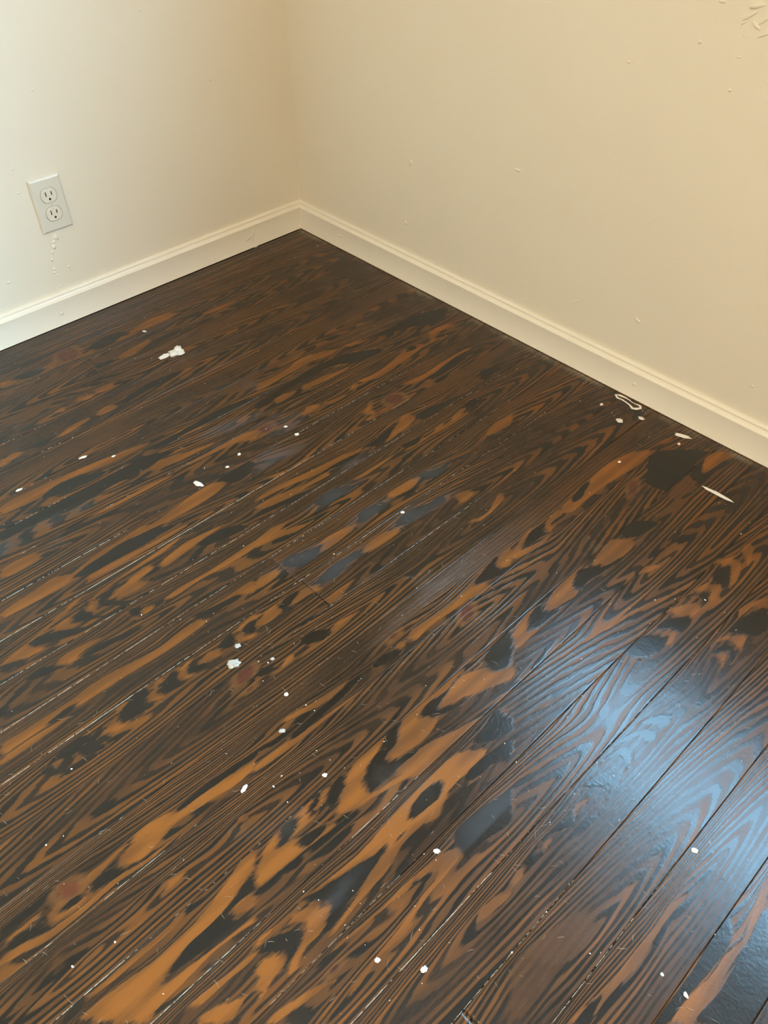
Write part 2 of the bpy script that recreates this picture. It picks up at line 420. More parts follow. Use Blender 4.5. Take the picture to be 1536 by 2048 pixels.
# ---------------------------------------------------------------- floor boards
# figures of the grain, per board: o = light early wood, d = dark late wood, m = mild brown, r = knot, O = early wood with extra light painted in, h = window sheen painted as colour; mm along, mm across
FIG = {
    -1: 'o -916,-116 -895,-120 -882,-131 -903,-137 -923,-133|d -886,-116 -845,-117 -820,-130 -841,-142 -876,-136|o -825,-123 -789,-123 -801,-138 -822,-133|r -782,-112 -764,-89 -743,-95 -741,-129 -760,-142 -779,-133|o -615,-129 -550,-117 -505,-124 -486,-138 -520,-141 -568,-145 -596,-142|d -718,-124 -660,-110 -616,-123 -652,-141 -696,-145',
    0: 'o -688,-203 -641,-194 -596,-190 -609,-205 -655,-217 -677,-213|d -741,-196 -717,-197 -684,-211 -720,-216 -738,-212|d -601,-199 -553,-199 -514,-202 -543,-212 -586,-209|d -509,-152 -463,-160 -429,-178 -476,-178 -509,-166|o -443,-179 -384,-183 -350,-190 -396,-193 -434,-193',
    1: 'o -563,-269 -530,-286 -567,-288|o -786,-278 -751,-279 -734,-283 -755,-292 -779,-293|o -832,-278 -808,-277 -789,-291 -812,-297 -826,-289|o -890,-291 -857,-284 -858,-299 -880,-293|m -970,-236 -931,-243 -884,-243 -859,-251 -899,-267 -934,-271 -963,-265 -981,-259',
    2: 'o -827,-352 -792,-343 -771,-353 -788,-363 -817,-361|o -908,-361 -870,-351 -834,-352 -838,-359 -874,-365 -902,-370|d -774,-353 -733,-341 -685,-335 -625,-338 -604,-345 -646,-351 -714,-356 -755,-359|d -962,-358 -942,-353 -912,-361 -936,-369 -954,-369|o -1019,-357 -995,-350 -977,-361 -993,-366 -1013,-366|o -1022,-351 -1013,-360 -1017,-375 -1032,-371',
    3: 'm -878,-439 -854,-441 -807,-448 -847,-448 -873,-448|m -258,-444 -212,-438 -138,-438 -154,-444 -219,-452',
    4: 'o -1079,-474 -998,-473 -886,-485 -789,-504 -884,-506 -968,-490 -1013,-502 -1071,-499 -1088,-495|d -1013,-502 -965,-492 -919,-506 -889,-521 -923,-527 -974,-521 -1003,-514|o -763,-522 -727,-514 -687,-524 -640,-532 -679,-535 -732,-534|m -605,-464 -551,-460 -499,-459 -528,-498 -580,-488|d -819,-516 -775,-517 -722,-518 -659,-513 -600,-516 -553,-530 -563,-544 -643,-536 -718,-530 -783,-530|m -499,-459 -433,-444 -365,-465 -420,-474 -484,-474 -514,-479|o -528,-498 -458,-499 -398,-487 -347,-500 -312,-516 -345,-521 -390,-512 -451,-514 -517,-517 -539,-512|o -300,-514 -259,-525 -241,-538 -276,-532',
    5: 'o -834,-565 -797,-564 -744,-581 -695,-594 -740,-592 -791,-589 -828,-580|d -1104,-530 -1012,-532 -914,-535 -834,-529 -768,-559 -806,-562 -835,-567 -897,-564 -945,-567 -990,-571 -1042,-561 -1086,-557 -1116,-556|o -954,-576 -938,-571 -908,-584 -941,-583|h -1052,-563 -1032,-559 -1023,-573 -1043,-582|h -992,-575 -980,-569 -965,-578 -982,-585|h -687,-553 -632,-561 -590,-580 -620,-588 -676,-577|h -1118,-560 -1104,-568 -1116,-583 -1129,-586|d -295,-509 -233,-507 -155,-514 -117,-530 -49,-545 -15,-568 -72,-594 -147,-561 -231,-538 -267,-522|d -567,-549 -521,-545 -422,-534 -338,-536 -258,-568 -247,-588 -314,-585 -371,-557 -428,-553 -494,-555 -539,-568 -580,-566|o -539,-568 -521,-562 -479,-570 -489,-577 -530,-580|o -464,-568 -437,-569 -399,-573 -343,-584 -300,-581 -365,-588 -429,-586 -463,-578',
    6: 'o -808,-593 -738,-600 -666,-608 -619,-618 -634,-639 -683,-620 -749,-616 -799,-608|o -985,-604 -886,-605 -804,-616 -866,-618 -958,-613|o -1145,-621 -1108,-616 -1074,-631 -1102,-640 -1137,-639 -1152,-635|o -369,-635 -327,-642 -279,-637 -236,-625 -205,-619 -169,-626 -164,-636 -188,-644 -246,-651 -293,-658 -339,-655|d -203,-620 -187,-622 -189,-635 -206,-631|o -119,-608 -87,-609 -52,-624 -62,-633 -102,-624 -148,-646 -139,-627|o -391,-639 -368,-644 -389,-657 -400,-654|o -468,-643 -438,-650 -406,-656 -454,-658|o -525,-643 -500,-628 -473,-639 -486,-649 -517,-649|r -611,-618 -596,-615 -588,-626 -599,-640 -612,-636|h -578,-613 -545,-630 -552,-660 -579,-663 -590,-639',
    7: 'o -1010,-700 -974,-698 -910,-699 -835,-690 -778,-685 -743,-699 -765,-709 -816,-715 -884,-713 -935,-714 -968,-714 -1000,-710|d -1000,-710 -947,-707 -884,-713 -939,-726 -981,-727|d -759,-684 -718,-679 -681,-682 -679,-697 -709,-714 -742,-713|o -1183,-704 -1139,-699 -1085,-694 -1062,-706 -1063,-715 -1031,-721 -1080,-723 -1136,-721 -1163,-719 -1189,-716|o -1063,-710 -1037,-700 -998,-696 -976,-696 -939,-693 -916,-693 -905,-703 -941,-708 -982,-706 -1025,-711 -1042,-720|d -1063,-715 -1039,-708 -1004,-706 -964,-702 -918,-713 -889,-720 -876,-732 -929,-730 -973,-730 -1017,-729 -1046,-727|o -1047,-730 -993,-732 -933,-737 -868,-740 -861,-746 -923,-747 -985,-744 -1041,-741|r -368,-724 -348,-720 -335,-736 -343,-749 -365,-747|o -432,-725 -399,-710 -386,-700 -406,-727 -407,-748 -426,-738|o -302,-708 -250,-716 -184,-711 -109,-712 -101,-719 -163,-722 -231,-727 -284,-725|d -263,-729 -221,-727 -159,-718 -108,-721 -140,-736 -199,-740 -234,-740|h -684,-705 -657,-685 -621,-700 -594,-712 -609,-725 -643,-718 -681,-721',
    8: 'd -990,-790 -961,-783 -929,-783 -892,-777 -841,-777 -826,-780 -877,-790 -937,-796 -971,-799|o -950,-791 -925,-782 -886,-777 -835,-783 -817,-788 -854,-791 -878,-795 -919,-798 -943,-800|d -878,-795 -848,-792 -805,-800 -784,-820 -819,-820 -863,-809|o -1041,-794 -1013,-787 -990,-780 -963,-776 -959,-790 -984,-795 -984,-810 -1014,-810 -1035,-804|d -1067,-792 -1047,-783 -1012,-774 -1028,-787 -1043,-797 -1025,-818 -1010,-828 -1033,-825 -1057,-806|o -1083,-790 -1075,-780 -1040,-771 -995,-766 -949,-764 -887,-759 -921,-770 -967,-772 -1017,-773 -1051,-779 -1070,-793 -1061,-807 -1076,-804|d -1106,-791 -1091,-783 -1068,-773 -1080,-789 -1077,-805 -1064,-823 -1090,-813 -1104,-802|o -1142,-790 -1111,-784 -1101,-787 -1110,-797 -1093,-813 -1110,-809 -1130,-804|d -1179,-793 -1162,-786 -1137,-796 -1114,-810 -1096,-823 -1130,-820 -1164,-805|o -1226,-798 -1208,-792 -1172,-785 -1125,-773 -1076,-760 -1107,-776 -1154,-785 -1178,-791 -1158,-815 -1186,-813 -1214,-807|d -1226,-799 -1200,-808 -1188,-817 -1213,-816 -1232,-810|m -249,-807 -211,-795 -163,-800 -179,-818 -209,-822 -244,-821|d -177,-812 -147,-790 -115,-804 -106,-821 -136,-818 -160,-820|d -364,-804 -326,-804 -276,-813 -246,-818 -312,-824 -354,-822 -367,-817|o -480,-815 -448,-810 -386,-784 -360,-801 -372,-812 -417,-820 -456,-824|d -501,-801 -477,-803 -446,-798 -399,-793 -386,-784 -428,-808 -475,-820|o -736,-774 -679,-774 -616,-784 -517,-799 -508,-808 -570,-802 -623,-802 -678,-787 -741,-781|o -749,-791 -703,-794 -646,-805 -606,-806 -589,-810 -600,-818 -642,-815 -697,-811 -739,-807 -754,-798|d -570,-802 -524,-807 -480,-815 -511,-812 -549,-816 -584,-808|h -557,-815 -533,-817 -539,-828 -558,-826',
    9: 'o -1166,-853 -1144,-846 -1113,-850 -1083,-857 -1117,-858 -1132,-865 -1149,-866|d -1210,-847 -1182,-842 -1165,-856 -1147,-869 -1167,-864 -1195,-857|d -1132,-865 -1098,-864 -1058,-873 -1034,-878 -1062,-881 -1099,-876 -1125,-872|d -1038,-839 -1021,-841 -1004,-853 -970,-857 -987,-864 -1018,-866 -1033,-861|o -1019,-852 -1009,-852 -1002,-859 -1017,-863|o -983,-859 -949,-854 -903,-858 -846,-857 -798,-856 -807,-868 -855,-869 -917,-864 -962,-865|o -803,-862 -761,-869 -724,-877 -714,-887 -754,-882 -790,-874 -809,-871|o -580,-856 -553,-857 -485,-858 -480,-862 -525,-864 -559,-864|d -445,-849 -418,-854 -387,-855 -418,-867 -445,-862|o -366,-861 -341,-856 -336,-861 -361,-866|o -325,-864 -286,-850 -263,-857 -286,-864 -312,-870|d -268,-852 -244,-844 -223,-857 -247,-865|d -669,-856 -632,-850 -592,-864 -586,-876 -625,-874 -663,-873|o -798,-856 -762,-852 -734,-857 -750,-864 -788,-866 -803,-862|h -669,-856 -632,-850 -592,-864 -586,-876 -625,-874 -663,-873',
    10: 'o -1283,-923 -1247,-923 -1185,-924 -1141,-921 -1089,-926 -1039,-933 -991,-928 -963,-932 -955,-942 -987,-945 -1033,-947 -1075,-944 -1115,-942 -1168,-941 -1230,-939 -1267,-939 -1291,-940|o -1293,-944 -1268,-941 -1219,-942 -1181,-946 -1211,-950 -1261,-952 -1296,-951|d -1219,-936 -1193,-931 -1172,-935 -1198,-941|o -969,-922 -926,-923 -887,-923 -861,-923 -852,-927 -866,-947 -891,-937 -939,-933|d -969,-918 -928,-926 -899,-930 -882,-939 -912,-940 -940,-934 -963,-931|o -741,-942 -716,-935 -680,-937 -651,-948 -670,-952 -713,-948|d -803,-931 -781,-925 -742,-936 -717,-944 -740,-954 -770,-956 -797,-945|o -852,-927 -831,-927 -808,-937 -813,-944 -846,-947 -864,-944|h -803,-931 -781,-925 -742,-936 -717,-944 -740,-954 -770,-956 -797,-945|o -310,-943 -284,-933 -259,-928 -232,-932 -215,-933 -240,-954 -280,-951|o -562,-929 -536,-929 -496,-931 -484,-942 -515,-950 -544,-946 -563,-940|d -646,-942 -628,-930 -596,-931 -573,-942 -606,-951 -640,-953|d -486,-934 -467,-933 -442,-944 -402,-944 -437,-956 -477,-956|o -735,-948 -705,-940 -662,-943 -648,-945 -658,-952 -693,-956 -727,-956|h -646,-942 -628,-930 -596,-931 -573,-942 -606,-951 -640,-953|h -486,-934 -467,-933 -442,-944 -450,-956 -473,-952',
    11: 'd -976,-995 -961,-987 -939,-986 -946,-1001 -956,-1009 -969,-1002|o -946,-1001 -930,-986 -903,-981 -893,-982 -899,-990 -919,-988 -932,-998 -926,-1007 -914,-1010 -920,-1018 -940,-1009|d -932,-998 -919,-988 -899,-990 -914,-1010 -925,-1006|o -1012,-999 -992,-991 -974,-996 -973,-1008 -995,-1004|d -1033,-996 -1016,-988 -997,-986 -1012,-996 -996,-1007 -986,-1009 -1010,-1010 -1030,-1005|o -1047,-995 -1035,-986 -1008,-984 -1030,-995 -1032,-1003 -1014,-1015 -1037,-1010|d -1078,-1000 -1061,-986 -1039,-983 -1047,-999 -1038,-1011 -1058,-1012 -1076,-1006|o -1101,-1001 -1089,-990 -1063,-980 -1080,-998 -1072,-1013 -1092,-1009|d -1148,-1000 -1128,-983 -1099,-976 -1086,-985 -1102,-999 -1092,-1013 -1113,-1012 -1138,-1009|o -1172,-1002 -1162,-997 -1139,-983 -1120,-979 -1138,-991 -1146,-1001 -1139,-1012 -1161,-1012|d -1189,-999 -1178,-993 -1157,-988 -1172,-1001 -1161,-1017 -1178,-1016|d -1263,-1000 -1234,-987 -1204,-985 -1181,-993 -1176,-1022 -1196,-1020 -1220,-1014 -1245,-1016|o -1221,-1013 -1214,-1003 -1210,-1014 -1218,-1020|o -1246,-996 -1232,-996 -1230,-1001 -1245,-1007|o -687,-1000 -661,-993 -631,-994 -604,-1003 -611,-1011 -647,-1011 -669,-1006|d -786,-1000 -755,-990 -719,-990 -686,-995 -674,-1007 -718,-1005 -747,-1013 -774,-1011|o -843,-1005 -816,-995 -794,-997 -782,-1013 -792,-1016 -815,-1010 -835,-1010|d -864,-1000 -846,-990 -814,-992 -843,-1007 -833,-1016 -858,-1013|o -905,-1001 -887,-992 -860,-991 -866,-1007 -878,-1009 -897,-1009|h -786,-1000 -755,-990 -719,-990 -686,-995 -681,-1005 -718,-1005 -747,-1013 -774,-1011|d -606,-997 -587,-986 -553,-985 -521,-998 -498,-997 -487,-1007 -496,-1016 -550,-1011 -588,-1008|o -479,-1020 -458,-1017 -441,-1026 -449,-1037 -480,-1037|o -685,-1002 -657,-996 -624,-995 -607,-1006 -641,-1012 -670,-1010|h -606,-997 -587,-986 -553,-985 -521,-998 -498,-997 -487,-1007 -496,-1016 -550,-1011 -588,-1008',
    12: 'r -987,-1063 -973,-1050 -959,-1051 -961,-1065 -974,-1072 -985,-1070|r -985,-1083 -980,-1083 -978,-1089 -984,-1089|o -826,-1084 -807,-1082 -781,-1088 -794,-1090 -813,-1089|d -876,-1068 -853,-1069 -829,-1083 -829,-1092 -856,-1092 -876,-1081|o -929,-1087 -911,-1080 -893,-1081 -904,-1087 -922,-1090|d -954,-1064 -942,-1071 -926,-1087 -950,-1083 -965,-1077|o -503,-1078 -467,-1085 -431,-1073 -411,-1068 -414,-1082 -445,-1089 -491,-1090',
    13: 'd -826,-1178 -803,-1176 -778,-1182 -777,-1192 -804,-1191 -826,-1186|o -780,-1183 -772,-1176 -760,-1181 -762,-1187 -777,-1188|o -1046,-1186 -991,-1188 -937,-1194 -871,-1198 -816,-1204 -786,-1200 -820,-1208 -883,-1205 -943,-1202 -999,-1198 -1052,-1194|o -977,-1156 -942,-1164 -891,-1171 -857,-1172 -907,-1178 -948,-1172 -977,-1163|d -988,-1184 -947,-1181 -898,-1179 -857,-1176 -848,-1181 -881,-1188 -933,-1190 -976,-1192|o -744,-1173 -700,-1176 -645,-1178 -597,-1171 -551,-1166 -548,-1178 -584,-1188 -578,-1204 -643,-1194 -711,-1187 -752,-1191|d -601,-1177 -551,-1166 -527,-1163 -544,-1182 -529,-1196 -563,-1194 -591,-1187|o -548,-1178 -528,-1168 -495,-1168 -527,-1194 -545,-1186|r -772,-1159 -763,-1159 -762,-1166 -771,-1168|o -373,-1175 -340,-1165 -287,-1162 -216,-1155 -150,-1166 -124,-1178 -110,-1191 -144,-1199 -194,-1196 -255,-1187 -313,-1185 -354,-1187|d -331,-1169 -297,-1159 -264,-1160 -296,-1172 -322,-1177|o -423,-1178 -408,-1170 -368,-1168 -368,-1179 -399,-1178 -410,-1190|o -504,-1175 -465,-1165 -432,-1163 -457,-1172 -488,-1180 -459,-1192 -422,-1195 -455,-1200 -500,-1194 -518,-1187|d -489,-1184 -454,-1170 -433,-1168 -411,-1172 -426,-1180 -419,-1193 -452,-1187|O -1250,-1176 -1236,-1167 -1220,-1165 -1217,-1156 -1203,-1155 -1183,-1156 -1159,-1164 -1132,-1169 -1098,-1169 -1063,-1177 -1041,-1179 -1048,-1188 -1086,-1190 -1133,-1183 -1169,-1179 -1198,-1186 -1223,-1190 -1242,-1183|d -1162,-1165 -1129,-1162 -1096,-1162 -1058,-1166 -1033,-1169 -1039,-1177 -1069,-1174 -1102,-1172 -1130,-1170 -1150,-1170|d -1287,-1175 -1268,-1169 -1253,-1173 -1242,-1169 -1247,-1179 -1235,-1190 -1256,-1186 -1277,-1184 -1286,-1184|o -1320,-1151 -1311,-1144 -1297,-1152 -1287,-1162 -1277,-1160 -1255,-1160 -1239,-1158 -1226,-1159 -1248,-1164 -1268,-1169 -1283,-1171 -1293,-1172 -1302,-1174 -1313,-1169|r -1316,-1153 -1308,-1147 -1297,-1155 -1294,-1165 -1303,-1171 -1313,-1166|o -1347,-1174 -1332,-1166 -1321,-1164 -1295,-1168 -1288,-1179 -1294,-1184 -1316,-1184 -1337,-1183|d -1322,-1175 -1307,-1171 -1295,-1176 -1301,-1180 -1314,-1180|d -1389,-1168 -1372,-1163 -1346,-1172 -1336,-1185 -1323,-1189 -1347,-1186 -1371,-1182 -1386,-1176|o -1398,-1176 -1378,-1176 -1342,-1186 -1301,-1188 -1256,-1186 -1214,-1193 -1166,-1193 -1216,-1197 -1260,-1193 -1309,-1195 -1347,-1194 -1378,-1188 -1401,-1182|o -1388,-1167 -1381,-1161 -1354,-1160 -1339,-1159 -1352,-1164 -1373,-1164|d -1384,-1146 -1364,-1145 -1332,-1145 -1314,-1142 -1325,-1152 -1354,-1155 -1387,-1151',
    14: 'r -650,-1196 -640,-1206 -659,-1223 -668,-1215|d -166,-1217 -131,-1198 -101,-1200 -32,-1266 -85,-1269 -130,-1282 -183,-1281 -199,-1235|r -220,-1215 -206,-1213 -211,-1223 -233,-1238 -242,-1233|m -1363,-1227 -1356,-1216 -1344,-1213 -1342,-1223 -1349,-1232 -1360,-1233|o -1220,-1229 -1197,-1237 -1196,-1240 -1215,-1244 -1229,-1240 -1218,-1238|o -1327,-1244 -1311,-1240 -1312,-1243 -1324,-1245|o -1105,-1228 -1094,-1237 -1100,-1245 -1109,-1235',
    15: 'o -914,-1299 -896,-1297 -864,-1274 -827,-1270 -792,-1265 -739,-1265 -700,-1270 -730,-1274 -763,-1281 -797,-1287 -826,-1282 -837,-1286 -819,-1307 -861,-1316 -896,-1310 -912,-1304|d -835,-1284 -806,-1279 -790,-1283 -760,-1281 -722,-1273 -760,-1285 -798,-1291 -784,-1307 -752,-1319 -817,-1305|o -803,-1293 -762,-1283 -731,-1285 -704,-1299 -673,-1317 -695,-1335 -744,-1319 -782,-1305 -802,-1298|o -973,-1285 -951,-1280 -915,-1274 -889,-1276 -920,-1287 -937,-1291 -957,-1300|d -957,-1300 -920,-1287 -887,-1274 -869,-1269 -868,-1278 -894,-1295 -914,-1299 -904,-1312 -893,-1316 -914,-1316 -935,-1322|o -919,-1321 -866,-1321 -801,-1338 -782,-1346 -826,-1346 -862,-1349 -891,-1364 -916,-1340|d -698,-1284 -662,-1277 -631,-1281 -675,-1318 -703,-1312 -705,-1294|o -96,-1290 -65,-1274 -36,-1275 -12,-1292 -9,-1308 -51,-1301 -92,-1297|d -134,-1285 -101,-1272 -61,-1272 -100,-1292 -83,-1302 -123,-1302|m -206,-1288 -176,-1276 -132,-1280 -133,-1304 -165,-1304 -198,-1296|m -282,-1279 -265,-1278 -240,-1296 -260,-1295|o -431,-1285 -389,-1275 -357,-1273 -336,-1299 -342,-1309 -385,-1309 -417,-1299 -430,-1291|d -342,-1282 -310,-1274 -283,-1284 -269,-1308 -321,-1302 -337,-1293|o -561,-1291 -534,-1279 -481,-1272 -434,-1267 -418,-1272 -459,-1279 -485,-1288 -498,-1305 -534,-1302 -558,-1298|d -485,-1288 -456,-1277 -432,-1289 -416,-1301 -373,-1311 -411,-1310 -469,-1303 -495,-1302|o -652,-1299 -615,-1279 -566,-1272 -544,-1270 -581,-1280 -610,-1297 -590,-1307 -622,-1307 -647,-1308|d -609,-1293 -585,-1280 -554,-1279 -562,-1294 -539,-1307 -568,-1306 -598,-1304|O -1364,-1294 -1345,-1290 -1316,-1291 -1278,-1297 -1244,-1296 -1208,-1294 -1172,-1285 -1135,-1274 -1113,-1275 -1129,-1296 -1158,-1303 -1180,-1310 -1212,-1315 -1233,-1312 -1255,-1312 -1274,-1319 -1274,-1326 -1233,-1330 -1191,-1335 -1160,-1337 -1164,-1343 -1215,-1336 -1261,-1339 -1296,-1340 -1312,-1343|d -1272,-1319 -1242,-1310 -1208,-1309 -1176,-1307 -1149,-1298 -1129,-1296 -1145,-1318 -1176,-1314 -1184,-1319 -1179,-1329 -1205,-1329 -1241,-1325|o -1181,-1318 -1169,-1311 -1144,-1316 -1153,-1328 -1171,-1324|o -1355,-1261 -1337,-1276 -1308,-1276 -1277,-1277 -1243,-1276 -1205,-1271 -1236,-1283 -1280,-1283 -1322,-1283 -1349,-1277|O -1129,-1296 -1100,-1279 -1075,-1277 -1033,-1275 -1017,-1275 -995,-1277 -1009,-1286 -1021,-1287 -1034,-1296 -1067,-1296 -1051,-1306 -1029,-1312 -1018,-1323 -1070,-1319 -1107,-1317 -1129,-1315 -1142,-1313|O -1012,-1310 -998,-1300 -970,-1282 -940,-1275 -919,-1278 -906,-1291 -929,-1289 -957,-1300 -964,-1310 -949,-1324 -921,-1329 -884,-1338 -915,-1338 -965,-1328 -1000,-1322|d -961,-1304 -935,-1289 -911,-1286 -904,-1292 -912,-1301 -904,-1312 -889,-1313 -873,-1322 -913,-1320 -951,-1319 -963,-1313|o -912,-1301 -902,-1294 -886,-1309 -903,-1310|d -1007,-1284 -984,-1275 -967,-1278 -980,-1289 -999,-1298 -1015,-1310 -1013,-1294|d -1040,-1287 -1027,-1278 -1008,-1275 -1022,-1285 -1035,-1294|d -1091,-1290 -1074,-1278 -1053,-1280 -1053,-1286 -1073,-1294 -1087,-1295|d -1073,-1307 -1059,-1304 -1030,-1311 -1040,-1316 -1060,-1317|d -1109,-1320 -1095,-1318 -1074,-1321 -1084,-1328 -1102,-1327|d -1080,-1332 -1053,-1332 -1019,-1333 -1001,-1336 -1023,-1341 -1054,-1340 -1073,-1336',
    16: 'd -861,-1393 -837,-1386 -808,-1390 -769,-1397 -792,-1416 -823,-1403 -850,-1403|d -812,-1363 -779,-1359 -751,-1353 -743,-1376 -761,-1391 -787,-1384 -805,-1373|m -340,-1347 -320,-1341 -296,-1348 -311,-1354 -332,-1355|o -395,-1345 -382,-1343 -345,-1363 -365,-1363 -385,-1357|O -1272,-1381 -1256,-1379 -1230,-1390 -1221,-1395 -1231,-1403 -1246,-1406|o -1275,-1360 -1244,-1362 -1213,-1366 -1182,-1367 -1187,-1373 -1228,-1370 -1260,-1369|O -1181,-1366 -1117,-1361 -1030,-1368 -943,-1361 -856,-1358 -829,-1364 -804,-1387 -877,-1387 -904,-1398 -931,-1403 -963,-1387 -995,-1390 -1016,-1382 -1061,-1372 -1098,-1363 -1154,-1361 -1177,-1360|d -951,-1378 -929,-1368 -897,-1367 -881,-1376 -898,-1386 -920,-1386 -942,-1384|d -1114,-1358 -1084,-1368 -1047,-1374 -1016,-1382 -992,-1382 -1021,-1394 -1046,-1397 -1070,-1400 -1085,-1406 -1114,-1409 -1119,-1403 -1093,-1394 -1088,-1385 -1105,-1372|O -1137,-1364 -1109,-1373 -1089,-1387 -1093,-1394 -1118,-1405 -1139,-1404 -1166,-1416 -1173,-1409 -1145,-1398 -1127,-1386|o -1114,-1413 -1080,-1406 -1046,-1397 -1018,-1391 -976,-1389 -949,-1388 -926,-1398 -972,-1396 -1003,-1405 -1029,-1408 -1069,-1411 -1101,-1415|d -1185,-1370 -1160,-1369 -1142,-1377 -1128,-1387 -1141,-1397 -1167,-1405 -1176,-1404 -1166,-1395 -1174,-1380|O -1192,-1379 -1178,-1380 -1165,-1391 -1170,-1400 -1194,-1407 -1210,-1413 -1217,-1413|h -1090,-1381 -1076,-1384 -1055,-1377 -1057,-1386 -1078,-1392 -1091,-1395',
    17: 'o -291,-1420 -262,-1422 -246,-1443 -253,-1456 -289,-1467 -314,-1466 -290,-1456 -274,-1441|d -313,-1433 -284,-1431 -272,-1443 -290,-1456 -321,-1464 -320,-1446|o -360,-1427 -328,-1439 -320,-1451 -337,-1459 -365,-1460 -342,-1450 -353,-1438|d -393,-1424 -366,-1431 -345,-1446 -359,-1457 -388,-1456 -366,-1449 -372,-1435|o -428,-1422 -402,-1429 -378,-1447 -380,-1455 -410,-1458 -421,-1447 -426,-1433|d -470,-1431 -438,-1431 -411,-1452 -415,-1461 -448,-1461 -451,-1448|o -485,-1429 -453,-1447 -449,-1455 -473,-1462 -489,-1455 -473,-1445|d -539,-1424 -489,-1426 -473,-1445 -473,-1453 -503,-1458 -529,-1446|o -223,-1439 -199,-1441 -209,-1453 -249,-1465 -234,-1449|o -1001,-1434 -968,-1436 -943,-1440 -931,-1449 -938,-1456 -963,-1459 -995,-1461 -1025,-1466 -1047,-1472 -1086,-1469 -1122,-1475 -1141,-1475 -1110,-1467 -1051,-1463 -1003,-1456 -975,-1454 -979,-1444 -999,-1441|o -1134,-1427 -1108,-1426 -1076,-1430 -1041,-1433 -1008,-1433 -988,-1436 -1015,-1440 -1052,-1435 -1098,-1431|o -1195,-1432 -1157,-1442 -1141,-1446 -1134,-1455 -1150,-1451 -1185,-1445 -1213,-1437 -1221,-1430|r -1133,-1440 -1127,-1441 -1128,-1447 -1134,-1447|d -926,-1433 -905,-1430 -874,-1433 -833,-1441 -826,-1445 -857,-1471 -907,-1463 -936,-1464 -933,-1450|h -926,-1433 -905,-1430 -874,-1433 -833,-1441 -836,-1454 -898,-1455 -924,-1453',
    18: 'o -345,-1498 -314,-1504 -285,-1518 -307,-1529 -325,-1512 -348,-1508|d -394,-1508 -351,-1510 -320,-1521 -310,-1531 -340,-1547 -369,-1544 -379,-1531 -389,-1517|o -430,-1504 -399,-1511 -377,-1532 -391,-1537 -415,-1542 -409,-1528 -416,-1512|d -452,-1511 -421,-1516 -413,-1527 -422,-1540 -445,-1542 -427,-1527|o -453,-1514 -429,-1523 -441,-1534 -462,-1538 -449,-1526|o -915,-1519 -897,-1515 -886,-1519 -901,-1524 -920,-1524|o -863,-1508 -846,-1513 -830,-1519 -842,-1523 -864,-1524 -859,-1515|o -786,-1514 -763,-1518 -765,-1522 -785,-1521 -803,-1527|d -889,-1516 -874,-1514 -863,-1519 -870,-1524 -885,-1523|d -854,-1511 -824,-1514 -793,-1522 -810,-1527 -830,-1519|d -630,-1502 -596,-1512 -577,-1527 -592,-1534 -613,-1529 -610,-1521|d -682,-1500 -642,-1505 -614,-1524 -629,-1534 -643,-1527 -641,-1515|d -721,-1500 -681,-1505 -664,-1514 -677,-1529 -698,-1535 -686,-1514|d -756,-1505 -720,-1511 -718,-1525 -734,-1526|o -978,-1521 -967,-1514 -941,-1517 -926,-1527 -936,-1528 -963,-1525',
    19: 'm -985,-1578 -931,-1583 -874,-1599 -886,-1620 -945,-1617 -991,-1618 -1028,-1614',
    20: 'o -985,-1654 -947,-1659 -904,-1664 -871,-1664 -833,-1666 -796,-1664 -756,-1676 -776,-1674 -814,-1671 -840,-1672 -884,-1675 -925,-1670 -970,-1669|d -979,-1661 -959,-1659 -935,-1664 -954,-1668 -967,-1672',
    21: 'o -906,-1729 -868,-1730 -829,-1736 -795,-1736 -776,-1743 -749,-1738 -711,-1729 -685,-1727 -709,-1739 -755,-1746 -785,-1746 -813,-1747 -853,-1749 -884,-1750|d -884,-1750 -837,-1751 -778,-1748 -721,-1745 -830,-1802|d -917,-1719 -855,-1720 -797,-1717 -762,-1718 -778,-1733 -832,-1733 -872,-1729 -908,-1728',
}


def smooth_poly(P, n=4):
    out = []
    m = len(P)
    for i in range(m):
        p0, p1, p2, p3 = P[i - 1], P[i], P[(i + 1) % m], P[(i + 2) % m]
        for k in range(n):
            t = k / n
            out.append(0.5 * ((2 * p1) + (-p0 + p2) * t + (2 * p0 - 5 * p1 + 4 * p2 - p3) * t * t + (-p0 + 3 * p1 - 3 * p2 + p3) * t ** 3))
    return np.array(out)


AN = 14.0  # along-grain distances count this much less


def sdf(P, X, Y):
    """signed distance, positive inside; P is n x 2"""
    d2 = np.full(X.shape, 1e9)
    inside = np.zeros(X.shape, bool)
    n = len(P)
    for i in range(n):
        ax, ay = P[i]
        bx, by = P[(i + 1) % n]
        ex, ey = bx - ax, by - ay
        L = ex * ex + ey * ey + 1e-12
        t = np.clip(((X - ax) * ex + (Y - ay) * ey) / L, 0, 1)
        dx, dy = X - ax - t * ex, Y - ay - t * ey
        d2 = np.minimum(d2, dx * dx + dy * dy)
        c = ((ay > Y) != (by > Y))
        if abs(by - ay) > 1e-12:
            inside ^= c & (X < ex * (Y - ay) / (by - ay) + ax)
    d = np.sqrt(d2)
    return np.where(inside, d, -d)


